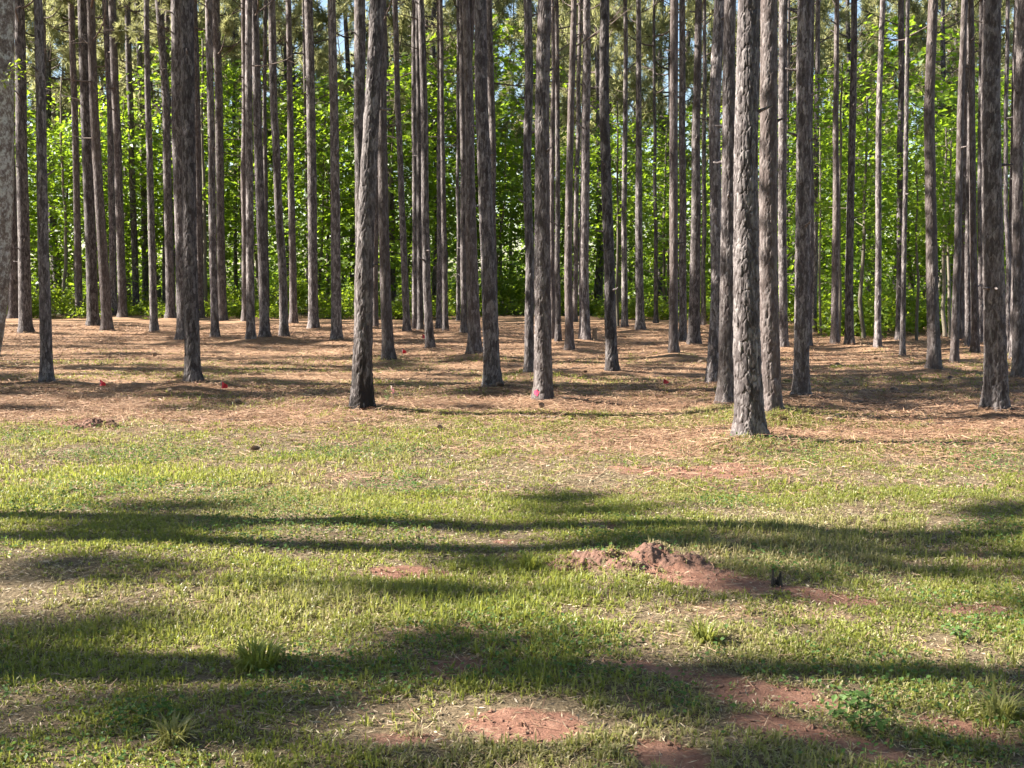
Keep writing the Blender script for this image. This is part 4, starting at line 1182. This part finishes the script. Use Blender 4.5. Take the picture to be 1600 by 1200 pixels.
def clods():
    r = np.random.RandomState(93)
    x, y = sample_view(r, 60000, 3.3, 12.0)
    keep = r.uniform(0, 1, len(x)) < np.clip(blob(x, y, CLAY), 0, 1) ** 2 * 0.45
    x, y = x[keep], y[keep]; n = len(x)
    s = 0.003 + 0.013 * r.uniform(0, 1, n) ** 4
    p = np.stack([x, y, height(x, y) + s * 0.2], 1)
    o6 = np.array([[1, 0, 0], [0, 1, 0], [-1, 0, 0], [0, -1, 0], [0, 0, .8], [0, 0, -.8]], float)
    v = (p[:, None, :] + s[:, None, None] * (o6[None] * r.uniform(0.6, 1.3, (n, 6, 1)) + r.normal(size=(n, 6, 3)) * 0.15)).reshape(-1, 3)
    fc = np.array([[0, 1, 4], [1, 2, 4], [2, 3, 4], [3, 0, 4], [1, 0, 5], [2, 1, 5], [3, 2, 5], [0, 3, 5]])
    f = (np.arange(n)[:, None, None] * 6 + fc[None]).reshape(-1, 3)
    mb = MB(); mb.add(v, f)
    o = link('clay_crumbs', mb.mesh('clay_crumbs', [M['clod']]), kind='stuff')
    tag(o, 'crumbs of red clay on the bare spots of the lawn', 'clay')
clods()

# ------------------------------------------------------------------ single clumps and weeds in the lawn
def grass_clump(u, v, wpx, hpx, n, label, dry, seed):
    r = np.random.RandomState(seed)
    c = ground_at(u, v); D = c[1]; R = px_size(wpx, D) / 2; Hh = px_size(hpx, D)
    a = r.uniform(0, 6.28, n); q = R * 0.4 * np.sqrt(r.uniform(0, 1, n))
    x = c[0] + q * np.cos(a); y = c[1] + q * np.sin(a)
    z = height(x, y) - 0.005
    out = np.stack([np.cos(a), np.sin(a), np.zeros(n)], 1) * (0.3 + 0.7 * q / (R * 0.4))[:, None] + r.normal(size=(n, 3)) * 0.25
    L = Hh * r.uniform(0.6, 1.25, n)[:, None]; s = unit(np.cross(out, [0, 0, 1.0])) * r.uniform(0.003, 0.0048, (n, 1))
    p = np.stack([x, y, z], 1)
    bend = r.uniform(0.5, 1.3, (n, 1))
    m = p + np.array([0, 0, 0.62]) * L + out * L * 0.32 * bend; t = p + np.array([0, 0, 0.95]) * L * (1.25 - 0.5 * bend) + out * L * 0.95 * bend
    V = np.stack([p - s, p + s, m + s, m - s, t], 1).reshape(-1, 3) - np.array([c[0], c[1], 0])
    k = np.arange(n)[:, None] * 5
    f = np.concatenate([k + np.array([[0, 1, 2]]), k + np.array([[0, 2, 3]]), k + np.array([[3, 2, 4]])], 1).reshape(-1, 3)
    mb = MB(); mb.add(V, f, 0, np.full(len(V), dry))
    o = link('grass_clump', mb.mesh('grass_clump', [M['grass']], False, 'dry'), None, (c[0], c[1], 0))
    tag(o, label, 'grass clump', 'tall grass clumps in the lawn')
grass_clump(402, 1034, 150, 40, 200, 'bright green tall grass clump throwing its own dark shadow on the lawn', 0.02, 1)
grass_clump(828, 886, 55, 30, 110, 'dark green grass clump beside the lumpy clay mound', 0.0, 2)
grass_clump(272, 1150, 80, 36, 130, 'yellowish grass clump beside a patch of dry thatch', 0.35, 3)
grass_clump(1100, 1000, 70, 34, 110, 'upright grass clump above the bare clay track', 0.1, 4)
grass_clump(1560, 1110, 100, 44, 130, 'yellow-green sunlit grass clump beyond the clay track', 0.25, 5)

def weed(u, v, wpx, hpx, n, label, seed, leaf):
    r = np.random.RandomState(seed)
    c = ground_at(u, v); D = c[1]; R = px_size(wpx, D) / 2; Hh = px_size(hpx, D)
    t = thing('weed', label, 'weed', (c[0], c[1], hz(c[0], c[1])), 0, 'broad-leaved weeds in the lawn')
    st = MB(); P = []
    for k in range(9):
        a = r.uniform(0, 6.28); e = np.array([math.cos(a) * R * r.uniform(0.3, 1), math.sin(a) * R * r.uniform(0.3, 1), Hh * r.uniform(0.4, 1)])
        v_, f_ = tube(np.array([[0, 0, -0.01], e * [0.5, 0.5, 0.7], e]), np.array([0.003, 0.002, 0.001]), 4); st.add(v_, f_)
        P.append(e + r.normal(size=(n // 9, 3)) * [R * 0.25, R * 0.25, Hh * 0.2])
    link('stem', st.mesh('stem', [M['clover']], True), t)
    P = np.concatenate(P); P[:, 2] = np.abs(P[:, 2]) + 0.004
    V, _ = leaf_arrays(P, np.array([0, 0, 1.0]) + r.normal(size=P.shape) * 0.35, r.uniform(0.6, 1.2, len(P)) * leaf, r, 0.7, 0.08)
    for k in range(len(P)):
        mb = MB(); mb.add(V[k * 4:k * 4 + 4], [[0, 1, 2], [0, 2, 3]]); link('leaf', mb.mesh('leaf', [M['clover']]), t)
weed(1345, 1125, 100, 30, 63, 'dark green broad-leaved weed at the edge of the bare clay track', 6, 0.035)
weed(1333, 1098, 50, 26, 27, 'small weed with pale leaves just above the dark broad-leaved weed', 7, 0.04)
weed(225, 1108, 110, 22, 63, 'bluish-green low weed mat beside the dry thatch', 8, 0.028)
weed(1500, 990, 60, 22, 36, 'leafy weed in thin grass beyond the clay bank', 9, 0.03)
weed(604, 626, 18, 14, 14, 'tiny pale-leaved plant by the charred-foot pine', 10, 0.04)

# ------------------------------------------------------------------ survey flags, stub, stump
def pin_flag(u, v, w, h, vb, mat, label, lean, seed):
    base = ground_at(u, vb); D = base[1]
    z0 = hz(base[0], base[1])
    top = px_size(vb - v + h / 2, D)
    W, Hh = px_size(w, D), px_size(h, D)
    t = thing('marker_flag', label, 'marker flag', (base[0], base[1], z0), 0, 'survey marker flags')
    mb = MB(); v_, f_ = tube(np.array([[0, 0, -0.06], [lean * top * 0.5, 0, top * 0.5], [lean * top, 0, top]]), np.full(3, 0.0035), 6); mb.add(v_, f_)
    link('wire_stake', mb.mesh('wire_stake', [M['wire']], True), t)
    r = np.random.RandomState(seed)
    nx, nz = 6, 5
    V = []
    for side in (0, 1):
        for i in range(nx):
            for j in range(nz):
                q = i / (nx - 1); s = j / (nz - 1)
                hh = Hh * (1 - 0.55 * q)
                x = lean * top + q * W; z = top - s * hh - q * Hh * 0.5
                V.append([x, 0.012 * math.sin(q * 5 + s * 2 + seed) + side * 0.0012, z])
    f = []
    for side in (0, 1):
        o = side * nx * nz
        for i in range(nx - 1):
            for j in range(nz - 1):
                a, b, c, d = o + i * nz + j, o + (i + 1) * nz + j, o + (i + 1) * nz + j + 1, o + i * nz + j + 1
                f += [[a, b, c], [a, c, d]]
    mb = MB(); mb.add(np.array(V), np.array(f)); link('flag', mb.mesh('flag', [mat], True), t)
pin_flag(159, 599, 9, 10, 612, M['flag'], 'red marker flag in shaded straw between two dark pines', -0.15, 1)
pin_flag(345, 604, 9, 11, 617, M['flag'], 'red marker flag beside the foot of the thick sunlit-topped pine', 0.1, 2)
pin_flag(616, 608, 5, 14, 625, M['flag_pale'], 'pale pink drooping marker flag near the charred-foot pine', -0.2, 3)
pin_flag(628, 550, 6, 7, 558, M['flag'], 'tiny red marker flag between slim pines in the straw', 0.1, 4)
pin_flag(660, 526, 5, 7, 533, M['flag'], 'tiny red flag touching a slim pine at the back', 0.0, 5)
pin_flag(1034, 597, 8, 8, 604, M['flag'], 'red marker flag in thin grass by the bowed pine', 0.25, 6)

def cone_mesh():
    r = np.random.RandomState(4); mb = MB()
    zs = np.linspace(0, 1, 9)
    for i, z in enumerate(zs):
        R = 0.028 * math.sin(math.pi * (0.12 + 0.8 * z)) + 0.004
        for k in range(7):
            a = k * 0.898 + i * 0.45; c = np.array([z * 0.085 - 0.04, 0, 0]); d = np.array([0.25, math.cos(a), math.sin(a)])
            e = np.array([0, -math.sin(a), math.cos(a)])
            mb.add(np.array([c, c + d * R * 0.6 + e * 0.009, c + d * R * 1.15, c + d * R * 0.6 - e * 0.009]), [[0, 1, 2], [0, 2, 3]])
    return mb.mesh('pine_cone', [M['stump']])
CONE = cone_mesh()
rc = np.random.RandomState(17)
for k in range(26):
    D = rc.uniform(9.5, 22); x = rc.uniform(-0.42, 0.42) * D
    o = link('pine_cone', CONE, None, (x, D, hz(x, D) + 0.028), (rc.uniform(0, 6.28), rc.uniform(-0.3, 0.3), rc.uniform(0, 6.28)))
    s_ = rc.uniform(0.8, 1.25); o.scale = (s_, s_, s_)
    tag(o, 'brown pine cone lying on the straw', 'pine cone', 'fallen pine cones')
for k in range(16):
    D = rc.uniform(9.8, 20); x = rc.uniform(-0.42, 0.42) * D
    ln = rc.uniform(0.35, 0.9); q = np.linspace(-0.5, 0.5, 7); a = rc.uniform(-0.7, 0.7)
    px, py = x + q * ln * math.cos(a), D + q * ln * math.sin(a) + 0.04 * np.sin(q * 7 + k)
    pz = height(px, py) + 0.014
    P3 = np.stack([px - x, py - D, pz], 1)
    v, f = tube(P3, np.linspace(0.010, 0.004, 7), 6); mb = MB(); mb.add(v, f, 0, 0.6)
    e = P3[4] + np.array([0.12 * math.cos(a + 0.8), 0.12 * math.sin(a + 0.8), 0.02]); v, f = tube(np.array([P3[4], e]), np.array([0.005, 0.003]), 5); mb.add(v, f, 0, 0.6)
    o = link('fallen_twig', mb.mesh('fallen_twig', [M['twig']], True, 'relief'), None, (x, D, 0))
    tag(o, 'thin dead twig fallen on the straw', 'twig', 'fallen twigs')

def broken_stub(u, v, wpx, hpx):
    base = ground_at(u, v); D = base[1]; W, Hh = px_size(wpx, D), px_size(hpx, D)
    t = thing('broken_stub', 'small charred broken sapling stub sticking up from the lawn', 'stub', (base[0], base[1], hz(base[0], base[1])))
    r = np.random.RandomState(12)
    for k, (dx, hh, rr) in enumerate([(-0.36, 1.0, 0.17), (0.36, 0.86, 0.20), (0.05, 0.45, 0.22)]):
        n = 7; zs = np.linspace(-0.3, hh, n) * Hh
        th = np.linspace(0, 6.28, 9, endpoint=False)
        V = []
        for i, z in enumerate(zs):
            for a in th:
                R = W * rr * (1.3 - 0.85 * i / n) * (1 + 0.3 * math.sin(3 * a + k) * 0.5 + r.uniform(-0.12, 0.12))
                V.append([dx * W + R * math.cos(a), 0.3 * W * (k == 2) + R * math.sin(a), z + (r.uniform(-0.25, 0.15) * Hh * 0.6 if i == n - 1 else 0)])
        V = np.array(V); f = grid_faces(n, 9)
        V = np.vstack([V, [[dx * W, 0.3 * W * (k == 2), zs[-1] * 0.75]]]); kk = (n - 1) * 9
        f = np.vstack([f, [[kk + i, kk + (i + 1) % 9, n * 9] for i in range(9)]])
        mb = MB(); mb.add(V, f); link('splinter', mb.mesh('splinter', [M['stub']]), t)
broken_stub(1213, 917, 16, 28)

def stump(u, v, wpx, hpx):
    base = ground_at(u, v); D = base[1]; W, Hh = px_size(wpx, D), px_size(hpx, D)
    r = np.random.RandomState(2); n = 10; segs = 14
    zs = np.linspace(-0.1, 1, n) * Hh; th = np.linspace(0, 6.283, segs, endpoint=False)
    V = np.array([[W / 2 * (1 + 0.4 * math.exp(-max(z, 0) / 0.06) + r.uniform(-0.08, 0.08)) * math.cos(a), W / 2 * (1 + r.uniform(-0.08, 0.08)) * math.sin(a),
                   z + (0.25 * Hh * r.uniform(-0.5, 0.5) + 0.1 * Hh * math.cos(a) if i == n - 1 else 0)] for i, z in enumerate(zs) for a in th])
    V = np.vstack([V, [[0, 0, Hh * 0.8]]]); kk = (n - 1) * segs
    f = np.vstack([grid_faces(n, segs), [[kk + i, kk + (i + 1) % segs, n * segs] for i in range(segs)]])
    mb = MB(); mb.add(V, f)
    o = link('stump', mb.mesh('stump', [M['stump']]), None, (base[0], base[1], hz(base[0], base[1])))
    tag(o, 'short broken grey stump beside a pine on a straw mound', 'stump')
stump(929, 538, 7, 18)
print('grass blades', NG)
